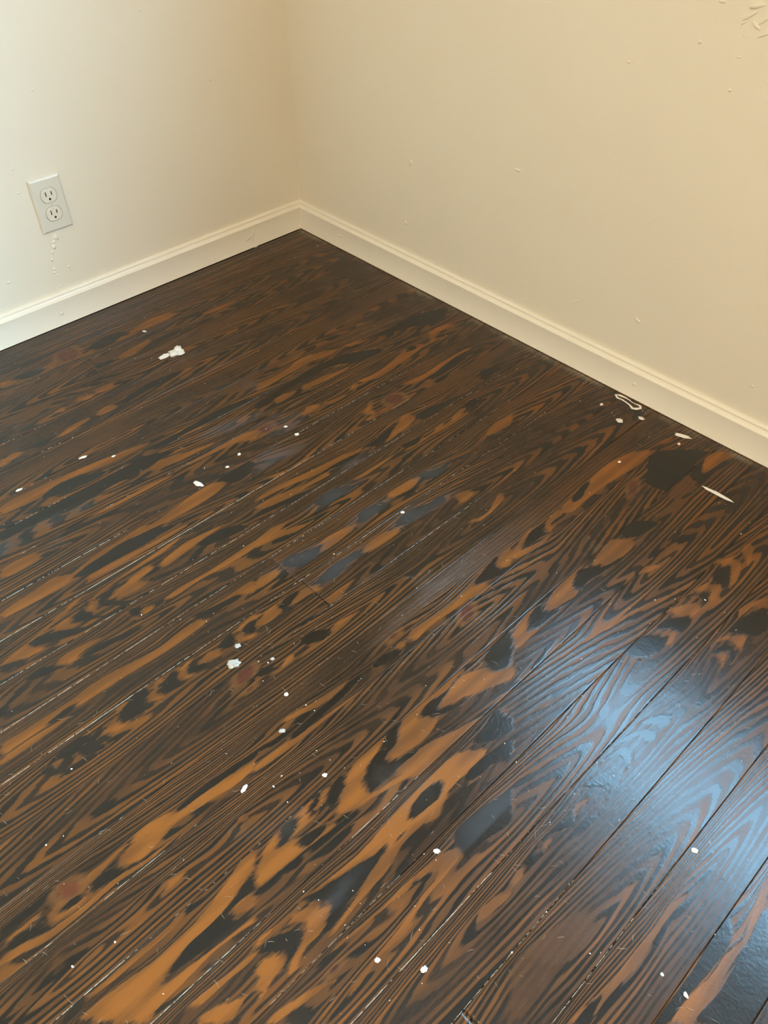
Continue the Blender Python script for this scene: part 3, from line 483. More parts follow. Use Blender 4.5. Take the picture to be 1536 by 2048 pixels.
def board(k, xa, xb, fine):
    gap = 0.0002
    ya, yb = Y0 - k * W - gap, Y0 - (k + 1) * W + gap     # ya nearer the left wall
    ya = min(ya, T - 0.002)
    if fine:
        us = [xa] + [u for u in np.arange(-1.62, 0.01, 0.006) if xa + 0.004 < u < xb - 0.004] + [xb]
        vs_ = np.concatenate([[0, 0.008], np.linspace(0.03, 0.97, 33), [0.992, 1.0]])
    else:
        us = [xa, xb]
        vs_ = np.array([0, 0.008, 0.5, 0.992, 1.0])
    us = np.array(us)
    nu, nv = len(us), len(vs_)
    U, Vv = np.meshgrid(us, ya + (yb - ya) * vs_, indexing='ij')
    rs = random.Random(k * 13 + int(xa * 100))
    lift = rs.uniform(-0.0001, 0.0001)
    e = np.minimum(vs_, 1 - vs_) * abs(yb - ya)
    round_ = -0.0003 * np.clip(1 - e / 0.0006, 0, 1) ** 2
    Z = np.zeros_like(U) + lift + round_[None, :] + 0.00025 * np.sin(vs_ * math.pi)[None, :] * rs.choice((-1, 1))
    top = np.stack([U, Vv, Z], -1).reshape(-1, 3)
    # skirt
    ring = [i * nv for i in range(nu)] + [(nu - 1) * nv + j for j in range(1, nv)] + \
           [i * nv + nv - 1 for i in range(nu - 2, -1, -1)] + [j for j in range(nv - 2, 0, -1)]
    low = top[ring].copy()
    low[:, 2] = -0.0188
    verts = np.concatenate([top, low])
    N = nu * nv
    I, J = np.meshgrid(np.arange(nu - 1), np.arange(nv - 1), indexing='ij')
    a = (I * nv + J).ravel()
    quads = np.stack([a, a + 1, a + nv + 1, a + nv], 1)
    r = np.array(ring)
    m = len(r)
    idx = np.arange(m)
    sk = np.stack([r[idx], r[(idx + 1) % m], N + (idx + 1) % m, N + idx], 1)
    quads = np.concatenate([quads, sk])
    me = bpy.data.meshes.new('plank')
    me.vertices.add(len(verts))
    me.vertices.foreach_set('co', verts.ravel())
    me.loops.add(quads.size)
    me.loops.foreach_set('vertex_index', quads.ravel().astype(np.int32))
    me.polygons.add(len(quads))
    me.polygons.foreach_set('loop_start', np.arange(0, quads.size, 4, dtype=np.int32))
    me.polygons.foreach_set('loop_total', np.full(len(quads), 4, np.int32))
    me.update(calc_edges=True)
    me.validate()
    # face winding: make the top look up
    if me.polygons[0].normal.z < 0:
        me.flip_normals()
    S = np.zeros(len(verts))
    K = np.full(len(verts), -12.0)
    R = np.full(len(verts), -12.0)
    M = np.full(len(verts), -12.0)
    SHEEN = np.full(len(verts), -12.0)
    LIT = np.full(len(verts), -12.0)
    X, Y = verts[:, 0] * 1000 / AN, verts[:, 1] * 1000
    D = np.full(len(verts), 40.0)
    if fine:
        for ln in FIG.get(k, '').split('|'):
            if not ln:
                continue
            ty, *pts = ln.split()
            P = np.array([[float(c) for c in q.split(',')] for q in pts])
            P[:, 0] /= AN
            P = smooth_poly(P)
            lo, hi = P.min(0) - 40, P.max(0) + 40
            near = (X > lo[0]) & (X < hi[0]) & (Y > lo[1]) & (Y < hi[1])
            if not near.any():
                continue
            s = np.full(len(verts), -40.0)
            s[near] = sdf(P, X[near], Y[near])
            if ty == 'O':
                LIT = np.maximum(LIT, s)
                ty = 'o'
            if ty == 'o':
                S = np.maximum(S, s)
                S = np.where(s > 0, np.maximum(S, s), S)
                K = np.maximum(K, s)
            elif ty == 'd':
                S = np.minimum(S, -s)
                K = np.maximum(K, s)
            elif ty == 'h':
                SHEEN = np.maximum(SHEEN, s)
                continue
            elif ty == 'm':
                M = np.maximum(M, s)
            else:
                R = np.maximum(R, s)
            # soft minimum keeps the rings round where two figures meet
            dd = np.maximum(-s, 0)
            hh = np.clip(0.5 + 0.5 * (D - dd) / 4.0, 0, 1)
            D = D * (1 - hh) + dd * hh - 4.0 * hh * (1 - hh)
    base = verts[:, 1] * 1000
    f = np.clip((D - 14) / 22, 0, 1)
    PH = D * (1 - f) + (base * 0.9) * f
    PH = D * 0.9 + 0.35 * base
    for nm, arr in (('sdf', S), ('known', K), ('knot', R), ('mild', M), ('painted_sheen', SHEEN), ('painted_light', LIT), ('phase', PH)):
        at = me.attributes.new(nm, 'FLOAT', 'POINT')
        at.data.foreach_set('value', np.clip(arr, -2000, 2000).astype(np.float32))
    at = me.attributes.new('seed', 'FLOAT', 'POINT')
    at.data.foreach_set('value', np.full(len(verts), rs.uniform(0, 30), np.float32))
    me.materials.append(M_WOOD)
    o = bpy.data.objects.new('plank', me)
    COL.objects.link(o)
    o.parent = floor
    return o


JOINTS = {0: -0.7395, 10: -0.805, 11: -0.7985, 19: -1.055, 22: -0.5}
XE = -0.0012
for k in range(-3, 45):
    fine = k <= 22
    j = JOINTS.get(k)
    if j is None:
        board(k, RX0, XE, fine)
    else:
        board(k, j + 0.0002, XE, fine)
        board(k, RX0, j - 0.0002, fine)

# ---------------------------------------------------------------- crumbs packed into the joints (nobody could count them)


def crumb_mesh(V, F, x, y, z, lx, ly, h, rng, ang=0.0, n=6):
    i = len(V)
    ca, sa = math.cos(ang), math.sin(ang)
    for lev, (s, zz) in enumerate(((1.0, 0.0), (0.7, h))):
        for a in range(n):
            t = a / n * 2 * math.pi
            r = s * rng.uniform(0.75, 1.2)
            dx, dy = math.cos(t) * lx * r, math.sin(t) * ly * r
            V.append((x + dx * ca - dy * sa, y + dx * sa + dy * ca, z + zz))
    for a in range(n):
        b = (a + 1) % n
        F.append((i + a, i + b, i + n + b, i + n + a))
    F.append(tuple(i + n + a for a in range(n)))


rng = random.Random(11)
# (seam number, from x, to x, density per metre, half width mm, longest half length mm)
SEAMS = [
    (2, -1.005, -0.824, 60, 0.35, 3),
    (3, -1.038, -0.917, 120, 0.4, 4),
    (4, -1.072, -0.975, 60, 0.35, 3),
    (5, -1.106, -0.984, 300, 0.6, 4),
    (5, -0.984, -0.545, 50, 0.35, 3),
    (6, -1.104, -1.069, 150, 0.5, 5),
    (6, -0.994, -0.601, 60, 0.35, 4),
    (6, -0.472, -0.39, 60, 0.4, 3),
    (7, -1.173, -0.958, 700, 0.7, 7),
    (7, -0.958, -0.772, 60, 0.4, 3),
    (7, -0.572, -0.224, 350, 0.5, 4),
    (8, -1.207, -0.844, 800, 0.8, 7),
    (8, -0.844, -0.62, 700, 0.8, 6),
    (8, -0.62, -0.328, 400, 0.5, 5),
    (9, -1.24, -0.999, 350, 0.6, 5),
    (9, -0.999, -0.769, 500, 0.7, 5),
    (9, -0.769, -0.131, 330, 0.45, 4),
    (10, -1.274, -1.035, 700, 0.7, 5),
    (10, -1.035, -0.783, 300, 0.5, 4),
    (10, -0.783, -0.217, 200, 0.4, 3),
    (11, -1.308, -1.114, 900, 0.9, 7),
    (11, -1.114, -0.882, 450, 0.6, 5),
    (11, -0.882, -0.149, 200, 0.4, 4),
    (12, -1.027, -0.983, 80, 0.5, 3),
    (12, -0.938, -0.669, 120, 0.4, 4),
    (12, -0.669, -0.445, 400, 0.5, 5),
    (13, -1.279, -1.149, 60, 0.4, 3),
    (14, -1.374, -1.203, 420, 0.5, 6),
    (14, -1.203, -1.129, 60, 0.4, 3),
    (15, -1.392, -1.289, 500, 0.8, 6),
    (15, -1.289, -1.106, 80, 0.4, 4),
    (15, -1.106, -1.008, 60, 0.4, 3),
    (16, -1.315, -1.162, 600, 0.7, 8),
    (16, -1.162, -1.022, 200, 0.4, 4),
    (16, -1.022, -0.896, 500, 0.8, 7),
    (17, -1.204, -1.007, 380, 0.4, 5),
    (18, -1.154, -0.927, 900, 0.95, 7),
    (18, -0.927, -0.583, 160, 0.4, 4),
    (19, -1.076, -0.974, 600, 0.7, 5),
    (19, -0.974, -0.857, 420, 0.6, 4),
    (20, -1.008, -0.841, 500, 0.7, 5),
    (20, -0.841, -0.767, 150, 0.4, 3),
]
V, F = [], []
for kk, xa, xb, dens, hw, ll in SEAMS:
    yy = Y0 - kk * W
    for _ in range(int(dens * (xb - xa))):
        x = rng.uniform(xa, xb)
        g = noise.noise(Vector((x * 14.0, kk * 3.1, 0)))
        if g < -0.12 and rng.random() < 0.7:
            continue
        l = rng.uniform(0.12, 1.0) ** 2 * ll / 1000
        crumb_mesh(V, F, x, yy + rng.uniform(-0.0002, 0.0002), -0.0012, l, 0.62 * hw / 1000 * rng.uniform(0.5, 1.1),
                   0.0014 + rng.uniform(0, 0.0003), rng, 0.0, 5)
o = link('joint_filler', V, F, M_FILL, floor)
o['kind'] = 'stuff'
o['label'] = 'pale crumbs of dust and putty caught in the joints between boards'

V, F = [], []
for x, y, s in [
    (-0.0835, -1.0032, 0.0012),
    (-0.0696, -1.0717, 0.001),
    (-0.0741, -1.0808, 0.001),
    (-0.0199, -1.1104, 0.001),
    (-0.0212, -1.1183, 0.0011),
    (-0.0106, -1.1172, 0.0008),
    (-0.0808, -1.1654, 0.0008),
    (-0.1138, -1.1669, 0.0008),
    (-0.6607, -0.2343, 0.001),
    (-0.6346, -0.2595, 0.001),
    (-0.6292, -0.3251, 0.001),
    (-0.7448, 0.0037, 0.001),
    (-0.7122, -0.0249, 0.0008),
    (-0.8916, -0.3875, 0.001),
    (-0.7835, -0.6072, 0.0008),
    (-0.7562, -0.6412, 0.0009),
    (-0.0337, -0.1415, 0.0),
    (-0.0316, -0.1083, 0.0014),
    (-0.1167, -0.1185, 0.001),
    (-0.3039, -0.1953, 0.0008),
    (-0.9442, -1.0565, 0.0012),
    (-0.9351, -1.0677, 0.0013),
    (-0.9599, -1.0881, 0.001),
    (-0.9399, -1.162, 0.0012),
    (-0.9369, -1.1771, 0.0011),
    (-0.8215, -0.8524, 0.0012),
    (-0.7334, -0.9048, 0.001),
    (-0.7228, -0.9722, 0.0013),
    (-0.6725, -0.9842, 0.0008),
    (-0.6366, -1.0265, 0.0008),
    (-1.0241, -0.8605, 0.0015),
    (-0.9578, -0.9415, 0.001),
    (-0.941, -0.9361, 0.001),
    (-1.1069, -0.9405, 0.0008),
    (-1.2281, -1.0207, 0.0015),
    (-1.0314, -1.2221, 0.0012),
    (-1.048, -1.2263, 0.0014),
    (-1.0479, -1.2555, 0.0013),
    (-1.1031, -1.3552, 0.0012),
    (-1.0963, -1.3749, 0.0008),
    (-1.2944, -1.2491, 0.0015),
    (-1.3419, -1.2385, 0.0016),
    (-1.3, -1.0913, 0.0014),
    (-0.8989, -1.2795, 0.001),
    (-0.9701, -1.2491, 0.001),
    (-0.8243, -1.5058, 0.001),
    (-0.9117, -1.5691, 0.0012),
    (-0.9741, -1.5691, 0.0014),
    (-0.4779, -1.3535, 0.0009),
    (-0.4198, -1.398, 0.0012),
    (-0.3628, -1.4526, 0.0016),
    (-0.3953, -1.4187, 0.001),
    (-0.1901, -1.4194, 0.0016),
    (-0.4651, -1.4183, 0.0008),
    (-0.46, -1.3313, 0.0008),
    (-0.3432, -1.0477, 0.0008),
    (-0.2122, -0.8366, 0.0008),
    (-0.6027, -0.6291, 0.0013),
    (-1.0184, -1.4584, 0.001),
    (-1.0918, -1.4171, 0.0008),
    (-0.9676, -1.4234, 0.001),
    (-0.9622, -1.4386, 0.001),
    (-1.0893, -1.4487, 0.0008),
    (-0.9111, -1.6305, 0.001),
]:
    crumb_mesh(V, F, x, y, 0.0, s * rng.uniform(0.7, 1.4), s * 0.8, s * 0.5, rng, rng.uniform(0, 3), 5)
for _ in range(420):
    x = rng.uniform(-1.45, -0.02)
    y = rng.uniform(-1.85, -0.03)
    s = rng.uniform(0.0003, 0.0008)
    crumb_mesh(V, F, x, y, 0.0, s * rng.uniform(0.7, 2.0), s * 0.8, s * 0.5, rng, rng.uniform(0, 3), 5)
o = link('paint_speckles', V, F, M_PAINT, floor)
o['kind'] = 'stuff'
o['label'] = 'tiny white specks of paint and dust scattered over the boards'

V, F = [], []
for _ in range(520):
    x = rng.uniform(-1.4, -0.45)
    y = rng.uniform(-1.85, -0.9)
    L = rng.uniform(0.002, 0.012)
    a = rng.gauss(-1.0, 0.5) if rng.random() < 0.75 else rng.gauss(0.6, 0.5)
    wd = rng.uniform(0.00008, 0.0002)
    bend = rng.uniform(-0.15, 0.15) * L
    pts = []
    for t in (0, 0.33, 0.66, 1):
        px = t * L
        py = bend * 4 * t * (1 - t)
        pts.append((x + px * math.cos(a) - py * math.sin(a), y + px * math.sin(a) + py * math.cos(a)))
    i = len(V)
    for n_, (px, py) in enumerate(pts):
        ww = wd * (0.3, 1, 1, 0.3)[n_]
        V += [(px - math.sin(a) * ww, py + math.cos(a) * ww, 0.00055), (px + math.sin(a) * ww, py - math.cos(a) * ww, 0.00055)]
    for n_ in range(3):
        F.append((i + 2 * n_, i + 2 * n_ + 1, i + 2 * n_ + 3, i + 2 * n_ + 2))
o = link('scratches', V, F, M_SCR, floor)
o['kind'] = 'stuff'
o['label'] = 'fine pale scuffs and scratches in the varnish'

# ---------------------------------------------------------------- larger lumps and drops lying on the boards


def lump(name, x, y, lx, ly, h, ang, mat, label, cat, seed, pieces=None, rough=0.22):
    """irregular low dome; pieces = extra offsets (dx, dy, sx, sy) fused to the first"""
    r = random.Random(seed)
    bm = bmesh.new()
    for dx, dy, sx, sy, hh in [(0, 0, lx, ly, h)] + (pieces or []):
        n, lev = 14, 5
        rad = [1 + r.uniform(-rough, rough) for _ in range(n)]
        rows = []
        for l in range(lev):
            t = l / (lev - 1)
            rr = math.cos(t * math.pi / 2) ** 0.6 if l < lev - 1 else 0.0
            zz = hh * math.sin(t * math.pi / 2)
            if l == lev - 1:
                rows.append([bm.verts.new((dx, dy, zz * r.uniform(0.8, 1.0)))])
                break
            rows.append([bm.verts.new((dx + math.cos(2 * math.pi * a / n) * sx * rr * rad[a], dy + math.sin(2 * math.pi * a / n) * sy * rr * rad[a],
                                       zz * r.uniform(0.8, 1.2) if l else 0.0)) for a in range(n)])
        for l in range(lev - 2):
            for a in range(n):
                b = (a + 1) % n
                bm.faces.new((rows[l][a], rows[l][b], rows[l + 1][b], rows[l + 1][a]))
        for a in range(n):
            bm.faces.new((rows[-2][a], rows[-2][(a + 1) % n], rows[-1][0]))
        bm.faces.new(rows[0][::-1])
    me = bpy.data.meshes.new(name)
    bm.to_mesh(me)
    bm.free()
    me.materials.append(mat)
    me.shade_smooth()
    o = bpy.data.objects.new(name, me)
    o.location = (x, y, 0.0003)
    o.rotation_euler = (0, 0, ang)
    COL.objects.link(o)
    tag(o, label, cat)
    return o


MATS = {'p': M_PLASTER, 'w': M_PAINT, 'y': M_YELLOW, 'g': M_GREYP}
for i, (nm, x, y, lx, ly, h, ang, mt, label, cat, pcs) in enumerate([
    ('plaster_crumb', -0.582, -0.2778, 0.01857, 0.01481, 0.0022, -0.08, 'p', 'largest white plaster crumb, on dark boards below the outlet', 'plaster crumb', [(0.00928, 0.00741, 0.00928, 0.00889, 0.00667), (-0.00928, -0.00444, 0.00928, 0.00889, 0.00667)]),
    ('plaster_crumb', -0.6088, -0.2723, 0.01421, 0.00769, 0.0022, 0.08, 'p', 'long white plaster crumb touching the largest one on its left', 'plaster crumb', []),
    ('paint_drop', -0.5878, -0.1539, 0.00549, 0.00307, 0.00107, -1.16, 'w', 'small white drop between the left baseboard and largest plaster crumb', 'paint drop', []),
    ('plaster_sliver', -0.9059, -0.4559, 0.00775, 0.00305, 0.00107, -0.17, 'w', 'white sliver at the left, longer one of two on the same board joint', 'plaster sliver', []),
    ('plaster_sliver', -0.8622, -0.493, 0.00393, 0.00227, 0.00079, -0.18, 'w', 'short white sliver right of the longer one on the left boards', 'plaster sliver', []),
    ('plaster_sliver', -1.0342, -0.4571, 0.00681, 0.00288, 0.00101, -0.14, 'w', 'white sliver on a joint close to the left edge of the floor', 'plaster sliver', []),
    ('paint_chip', -0.7899, -0.6696, 0.01144, 0.00501, 0.00175, -1.25, 'w', 'white teardrop shaped paint chip lying left of the centre boards', 'paint chip', []),
    ('paint_drop', -0.7235, -0.6688, 0.00381, 0.00285, 0.001, -0.39, 'w', 'white drop just above and right of the teardrop paint chip', 'paint drop', []),
    ('paint_drop', -0.686, -0.6544, 0.00332, 0.00369, 0.00116, -0.55, 'w', 'round white drop, uppermost of a few beyond the teardrop paint chip', 'paint drop', []),
    ('paint_drop', -0.5697, -0.6845, 0.00454, 0.00384, 0.00134, -0.42, 'w', 'larger white drop beside the reddish knot in the upper middle boards', 'paint drop', []),
    ('paint_drop', -0.5702, -0.6506, 0.00348, 0.00315, 0.0011, -0.54, 'w', 'smaller white drop just beyond its neighbour by the reddish knot', 'paint drop', []),
    ('paint_drop', -0.5713, -0.9816, 0.00375, 0.00306, 0.00107, -0.43, 'w', 'lone white drop on a bluish dark figure in the middle boards', 'paint drop', []),
    ('paint_smear', -0.9734, -1.0341, 0.01032, 0.00765, 0.0022, -0.55, 'g', 'broad greyish white paint smear beside a red brown knot', 'paint smear', [(0.00309, -0.00382, 0.00516, 0.00382, 0.00344)]),
    ('paint_smear', -0.9502, -1.0122, 0.00525, 0.00419, 0.00147, -0.59, 'g', 'small grey white paint smear just beyond the broad smear', 'paint smear', []),
    ('paint_drop', -0.9264, -1.0674, 0.00302, 0.0027, 0.00095, -0.47, 'g', 'grey white drop right of the knot and smear, top of the pair', 'paint drop', []),
    ('paint_drop', -0.9495, -1.1292, 0.00326, 0.00334, 0.00114, -0.51, 'w', 'clean white round drop below the knot in the middle boards', 'paint drop', []),
    ('paint_drop', -0.9894, -1.1711, 0.00483, 0.00349, 0.00122, -0.6, 'g', 'rough greenish white drop on a dark stripe left of centre', 'paint drop', []),
    ('paint_drop', -0.9895, -1.2611, 0.00364, 0.00316, 0.00111, -0.76, 'y', 'yellowish drop on dark brown grain below the middle of the floor', 'paint drop', []),
    ('plaster_crumb', -1.0781, -1.2024, 0.00635, 0.00283, 0.00099, 0.28, 'p', 'white crumb at the end of a pale board joint, lower left', 'plaster crumb', []),
    ('paint_drop', -0.9536, -1.4321, 0.00434, 0.00304, 0.00106, -0.69, 'w', 'white ragged drop on the orange grain tongue, lower middle', 'paint drop', []),
    ('paint_drop', -1.0897, -1.4699, 0.00338, 0.00305, 0.00107, -0.69, 'w', 'round bright white drop near the bottom edge', 'paint drop', []),
    ('plaster_crumb', -1.0588, -1.5129, 0.00457, 0.00312, 0.00109, -0.05, 'p', 'flaky white crumb right of the round drop near the bottom', 'plaster crumb', [(0.00274, 0.00187, 0.00183, 0.00125, 0.00141)]),
    ('paint_drop', -0.7234, -1.6507, 0.00402, 0.00347, 0.00121, -1.32, 'y', 'cream drop beside a dark joint within the blue window reflection', 'paint drop', []),
    ('paint_drop', -0.8706, -1.6982, 0.0023, 0.00179, 0.00063, -1.8, 'w', 'small oval white drop at lower right, left of the longer one', 'paint drop', []),
    ('paint_drop', -0.8692, -1.7274, 0.00339, 0.00235, 0.00082, -1.92, 'w', 'long oval white drop closest to the bottom right corner', 'paint drop', []),
    ('plaster_crumb', -0.0799, -1.0973, 0.00759, 0.00614, 0.00215, -1.76, 'p', 'white crumb on the boards below the open paint loop', 'plaster crumb', []),
    ('plaster_crumb', -0.0424, -1.1224, 0.00651, 0.00483, 0.00169, -1.59, 'p', 'small white crumb between the paint loop and right baseboard', 'plaster crumb', []),
    ('paint_drop', -0.0616, -1.0406, 0.0032, 0.00424, 0.00112, -1.31, 'w', 'tiny white drop left of the open paint loop', 'paint drop', []),
    ('paint_chip', -0.032, -1.2091, 0.01621, 0.00479, 0.00168, -1.2, 'w', 'flat pale paint flake by the right baseboard', 'paint chip', [(-0.00648, 0.00144, 0.0081, 0.00335, 0.00216)]),
    ('paint_drop', -0.0574, -1.2171, 0.0029, 0.0039, 0.00102, -1.3, 'w', 'tiny white drop just below the flat paint flake', 'paint drop', []),
    ('paint_drop', -0.1835, -1.1682, 0.00289, 0.00292, 0.00101, -1.28, 'w', 'tiny white drop on a reddish tongue below the paint loop', 'paint drop', []),
    ('wood_splinter', -0.1301, -1.3423, 0.03033, 0.00412, 0.00144, -1.55, 'p', 'long pale wooden splinter lying near the right baseboard', 'splinter', []),
]):
    lump(nm, x, y, lx, ly, h, ang, MATS[mt], label, cat, 50 + i, pcs)

# a thin loop of dried paint by the right baseboard
lp = [
    (-0.0143, -1.0417, 0.00189),
    (-0.009, -1.0491, 0.00243),
    (-0.0074, -1.0601, 0.00162),
    (-0.0086, -1.0707, 0.00095),
    (-0.0113, -1.0821, 0.00068),
    (-0.0104, -1.0899, 0.00108),
    (-0.0095, -1.0976, 0.00189),
    (-0.0158, -1.103, 0.00216),
    (-0.0238, -1.0977, 0.0027),
    (-0.0275, -1.0918, 0.00216),
    (-0.022, -1.081, 0.00135),
    (-0.0194, -1.0696, 0.00122),
    (-0.0182, -1.0591, 0.00135),
    (-0.0199, -1.0505, 0.00189),
]


def ribbon_loop(name, pts, mat, label, cat):
    r = random.Random(5)
    V, F = [], []
    n = len(pts)
    cx = sum(p[0] for p in pts) / n
    cy = sum(p[1] for p in pts) / n
    for i, (x, y, w_) in enumerate(pts):
        w_ *= 1.5
        px, py, _ = pts[i - 1]
        qx, qy, _ = pts[(i + 1) % n]
        tx, ty = qx - px, qy - py
        L = math.hypot(tx, ty)
        nx, ny = -ty / L, tx / L
        for s, z in ((-1, 0.0), (-0.5, 0.8), (0.5, 0.8), (1, 0.0)):
            V.append((x - cx + nx * w_ * s, y - cy + ny * w_ * s, z * w_ * 0.35))
    for i in range(n):
        j = (i + 1) % n
        for q in range(3):
            F.append((i * 4 + q, i * 4 + q + 1, j * 4 + q + 1, j * 4 + q))
        F.append((i * 4, i * 4 + 3, j * 4 + 3, j * 4)[::-1])
    o = link(name, V, F, mat, smooth=True, loc=(cx, cy, 0.0004))
    tag(o, label, cat)
    return o


ribbon_loop('paint_drip', lp, M_PAINT, 'open white loop of dried paint on the boards against the right baseboard', 'paint drip')

# ---------------------------------------------------------------- electrical outlet on the left wall
ox, oz = -0.6839, 0.2072
PW, PH_ = 0.070, 0.114
out = bpy.data.objects.new('electrical_outlet', None)
out.location = (ox + PW / 2, T, oz + PH_ / 2)
COL.objects.link(out)
tag(out, 'ivory duplex electrical outlet with cover plate on the left wall', 'outlet')


def plate():
    bm = bmesh.new()
    a, b, d = PW / 2, PH_ / 2, 0.0062
    rings = []
    for s, y in ((0.0, 0.0), (0.0, -0.0026), (0.0022, -0.0048), (0.0048, -d)):
        rings.append([bm.verts.new((x * (a - s), y, z * (b - s))) for x, z in ((-1, -1), (1, -1), (1, 1), (-1, 1))])
    for i in range(3):
        for j in range(4):
            bm.faces.new((rings[i][j], rings[i][(j + 1) % 4], rings[i + 1][(j + 1) % 4], rings[i + 1][j]))
    bm.faces.new(rings[-1])
    bm.faces.new(rings[0][::-1])
    bmesh.ops.recalc_face_normals(bm, faces=bm.faces)
    me = bpy.data.meshes.new('cover_plate')
    bm.to_mesh(me)
    bm.free()
    me.materials.append(M_PLATE)
    o = bpy.data.objects.new('cover_plate', me)
    COL.objects.link(o)
    o.parent = out
    bv = o.modifiers.new('bevel', 'BEVEL')
    bv.width, bv.segments = 0.0007, 2
    return o


plate()


def outline(w_, h_, n=24):
    """duplex face: round sides cut flat at top and bottom"""
    R_ = w_
    pts = []
    for i in range(n):
        t = 2 * math.pi * i / n
        x, z = R_ * math.cos(t), R_ * math.sin(t)
        pts.append((x, max(-h_, min(h_, z))))
    return pts


for sgn in (1, -1):
    cz = 0.0195 * sgn
    pts = outline(0.0172, 0.0142)
    V, F = [], []
    levels = ((1.0, -0.0060), (1.0, -0.0068), (1.0, -0.0076), (0.94, -0.0082))
    for s, y in levels:
        V += [(x * s, y, z * s) for x, z in pts]
    n = len(pts)
    for l in range(len(levels) - 1):
        for i in range(n):
            F.append((l * n + i, l * n + (i + 1) % n, (l + 1) * n + (i + 1) % n, (l + 1) * n + i))
    F.append(tuple((len(levels) - 1) * n + i for i in range(n)))
    r_ = link('receptacle', V, F, M_RECEPT, out, loc=(0, 0, cz))
    nn = len(pts)
    Vg = [(x * q_, -0.00625, z * q_) for q_ in (1.0, 1.09) for x, z in pts]
    link('opening_edge', Vg, [(i, (i + 1) % nn, nn + (i + 1) % nn, nn + i) for i in range(nn)], M_EDGE, r_)
    for sx, hh in ((-0.0063, 0.0046), (0.0063, 0.0038)):
        boxes('slot', [(sx - 0.0011, sx + 0.0011, -0.00835, -0.0080, -hh + 0.004, hh + 0.004)], M_SLOT, r_)
    Vh, Fh = [], []
    for y in (-0.0080, -0.00835):
        for i in range(12):
            t = 2 * math.pi * i / 12
            Vh.append((0.0025 * math.cos(t), y, -0.0072 + max(-0.0012, 1.0) * 0.0025 * math.sin(t)))
    Fh = [tuple(range(12))[::-1], tuple(range(12, 24))] + [(i, (i + 1) % 12, 12 + (i + 1) % 12, 12 + i) for i in range(12)]
    link('ground_hole', Vh, Fh, M_SLOT, r_)
V, F = [], []
for rr, y in ((0.0030, -0.0060), (0.0030, -0.0066), (0.0022, -0.0071)):
    V += [(rr * math.cos(2 * math.pi * i / 12), y, rr * math.sin(2 * math.pi * i / 12)) for i in range(12)]
for l in range(2):
    F += [(l * 12 + i, l * 12 + (i + 1) % 12, (l + 1) * 12 + (i + 1) % 12, (l + 1) * 12 + i) for i in range(12)]
F.append(tuple(24 + i for i in range(12)))
link('screw', V, F, M_SCREW, out)

# ---------------------------------------------------------------- paint defects on walls and baseboards


def bump_on(name, parent, wall, a, z, la, lz, h, mat, seed, ang=0.0, n=9):
    """low dome on a wall; a = x (left wall) or y (right wall)"""
    r = random.Random(seed)
    V, F = [], []
    for s, hh in ((1.0, -0.0002), (0.72, h * 0.75)):
        for i in range(n):
            t = 2 * math.pi * i / n
            k_ = s * r.uniform(0.75, 1.2)
            u, w_ = la * k_ * math.cos(t), lz * k_ * math.sin(t)
            u, w_ = u * math.cos(ang) - w_ * math.sin(ang), u * math.sin(ang) + w_ * math.cos(ang)
            V.append((a + u, wall - hh, z + w_) if parent in (wl, bl_) else (wall - hh, a + u, z + w_))
    V.append((a, wall - h, z) if parent in (wl, bl_) else (wall - h, a, z))
    for i in range(n):
        F.append((i, (i + 1) % n, n + (i + 1) % n, n + i))
        F.append((n + i, n + (i + 1) % n, 2 * n))
    return link(name, V, F, mat, parent, smooth=True)


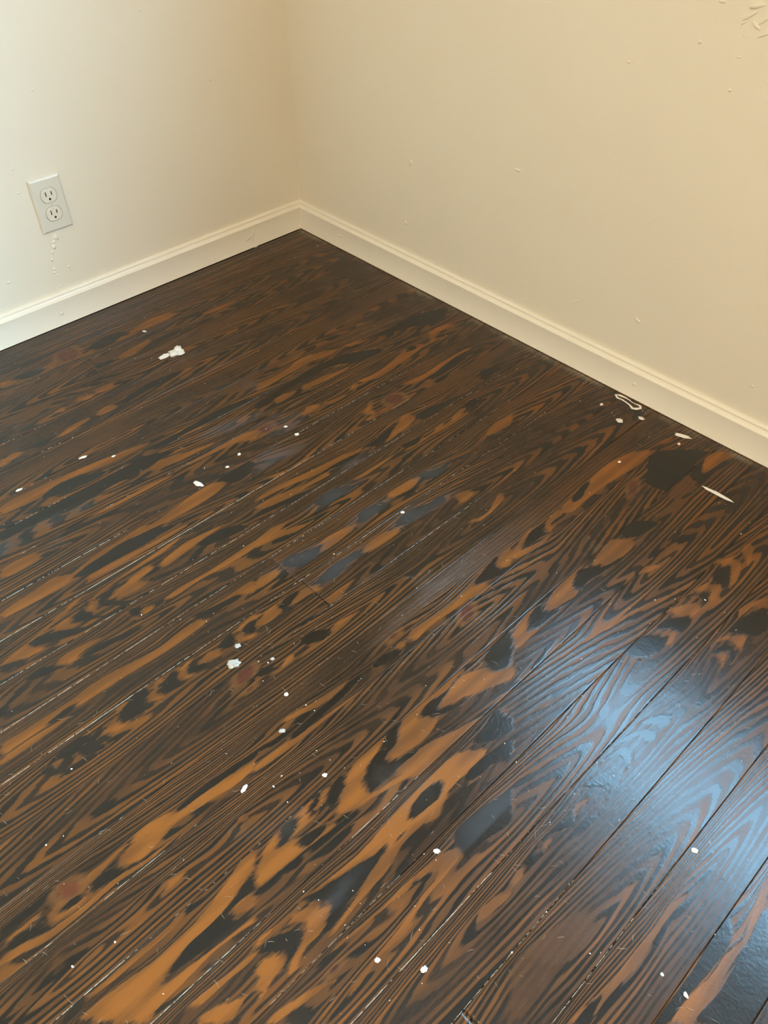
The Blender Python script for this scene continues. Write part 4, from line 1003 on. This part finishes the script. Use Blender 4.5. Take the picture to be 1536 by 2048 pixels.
for i, (side, a, z, la, lz, h, ang) in enumerate([
    ('R', -0.4062, 0.2858, 0.00575, 0.0089, 0.001, 0.3),
    ('R', -0.705, 0.3551, 0.01043, 0.00348, 0.0008, 0),
    ('R', -0.906, 0.5872, 0.00318, 0.00267, 0.001, 0),
    ('R', -1.0895, 0.5839, 0.00323, 0.00217, 0.0012, 0),
    ('R', -1.0344, 0.16, 0.00693, 0.00417, 0.0011, 0.4),
    ('R', -0.8913, 0.1415, 0.01139, 0.00231, 0.0006, -0.6),
    ('R', -1.0217, 0.6372, 0.00374, 0.00339, 0.0009, 0),
    ('R', -1.0888, 0.6296, 0.00525, 0.00207, 0.0007, 0),
    ('R', -0.4328, 0.3731, 0.00472, 0.00272, 0.0006, 0),
    ('R', -1.0792, 0.2979, 0.00325, 0.00237, 0.0007, 0),
    ('R', -1.2836, 0.135, 0.00447, 0.00206, 0.0006, 0.5),
    ('R', -1.2205, 0.1554, 0.00266, 0.00253, 0.0006, 0),
    ('R', -0.3947, 0.1428, 0.0061, 0.00569, 0.0007, 0.6),
    ('R', -1.041, 0.6931, 0.00609, 0.00258, 0.0012, 0),
    ('R', -1.0956, 0.6959, 0.01461, 0.00368, 0.0018, -0.3),
    ('R', -1.0881, 0.6824, 0.01401, 0.00227, 0.0014, -0.6),
    ('R', -1.1017, 0.6721, 0.0083, 0.00287, 0.0015, 0.5),
    ('R', -1.1105, 0.6798, 0.0106, 0.00196, 0.0014, -0.7),
    ('R', -1.1164, 0.6633, 0.01065, 0.00228, 0.0012, -0.5),
    ('R', -1.0819, 0.6732, 0.00514, 0.0017, 0.001, -0.8),
    ('L', -0.7057, 0.3038, 0.00354, 0.00254, 0.001, 0),
    ('L', -0.7883, 0.1336, 0.0042, 0.00332, 0.0012, 0),
    ('L', -0.6502, 0.1203, 0.00454, 0.00293, 0.0009, 0),
    ('L', -0.7008, 0.3511, 0.00348, 0.00292, 0.0008, 0),
    ('L', -0.6836, 0.0848, 0.00391, 0.00297, 0.0007, 0),
    ('L', -0.7118, 0.0733, 0.00326, 0.00297, 0.0006, 0),
    ('L', -0.6584, 0.1928, 0.0062, 0.00742, 0.0016, 0.2),
    ('L', -0.6671, 0.1843, 0.00559, 0.00331, 0.0012, 0.2),
    ('L', -0.6694, 0.1735, 0.00501, 0.00542, 0.0018, -0.2),
    ('L', -0.6763, 0.1631, 0.0038, 0.0044, 0.0012, 0),
    ('L', -0.6826, 0.1476, 0.00382, 0.00444, 0.001, 0.3),
    ('L', -0.6835, 0.1264, 0.00384, 0.00343, 0.001, 0),
    ('L', -0.6849, 0.1185, 0.00385, 0.0029, 0.0012, 0),
    ('L', -0.6802, 0.1106, 0.00387, 0.00292, 0.0008, 0),
    ('L', -0.3508, 0.5732, 0.00502, 0.00273, 0.0006, 0),
    ('L', -0.3442, 0.3497, 0.00485, 0.00321, 0.0005, 0),
    ('L', -0.2106, 0.4142, 0.00436, 0.00318, 0.0005, 0),
    ('L', -0.615, 0.4797, 0.00399, 0.00272, 0.0006, 0),
    ('BL', -0.7039, 0.0287, 0.00581, 0.00478, 0.0009, 0),
    ('BR', -1.0681, 0.0343, 0.00599, 0.00563, 0.0008, 0),
    ('BR', -0.1676, 0.0364, 0.01011, 0.0051, 0.0008, 0),
    ('BL', -0.1536, 0.0022, 0.00682, 0.00554, 0.0014, 0),
    ('BL', -0.1581, 0.0371, 0.00346, 0.02224, 0.0007, -0.2),
    ('BL', -0.1738, 0.03, 0.01158, 0.00281, 0.0006, 0.3),
    ('BR', -0.0076, 0.0407, 0.00343, 0.01466, 0.0007, -0.3),
    ('BL', -0.0029, 0.0038, 0.00462, 0.00572, 0.0016, 0),
]):
    par = {'L': wl, 'R': wr, 'BL': bl_, 'BR': br_}[side]
    bump_on('paint_bump', par, T if side in 'LR' else 0.0, a, z, la, lz, h * 1.4, M_WALL if side in 'LR' else M_TRIM, 900 + i, ang)
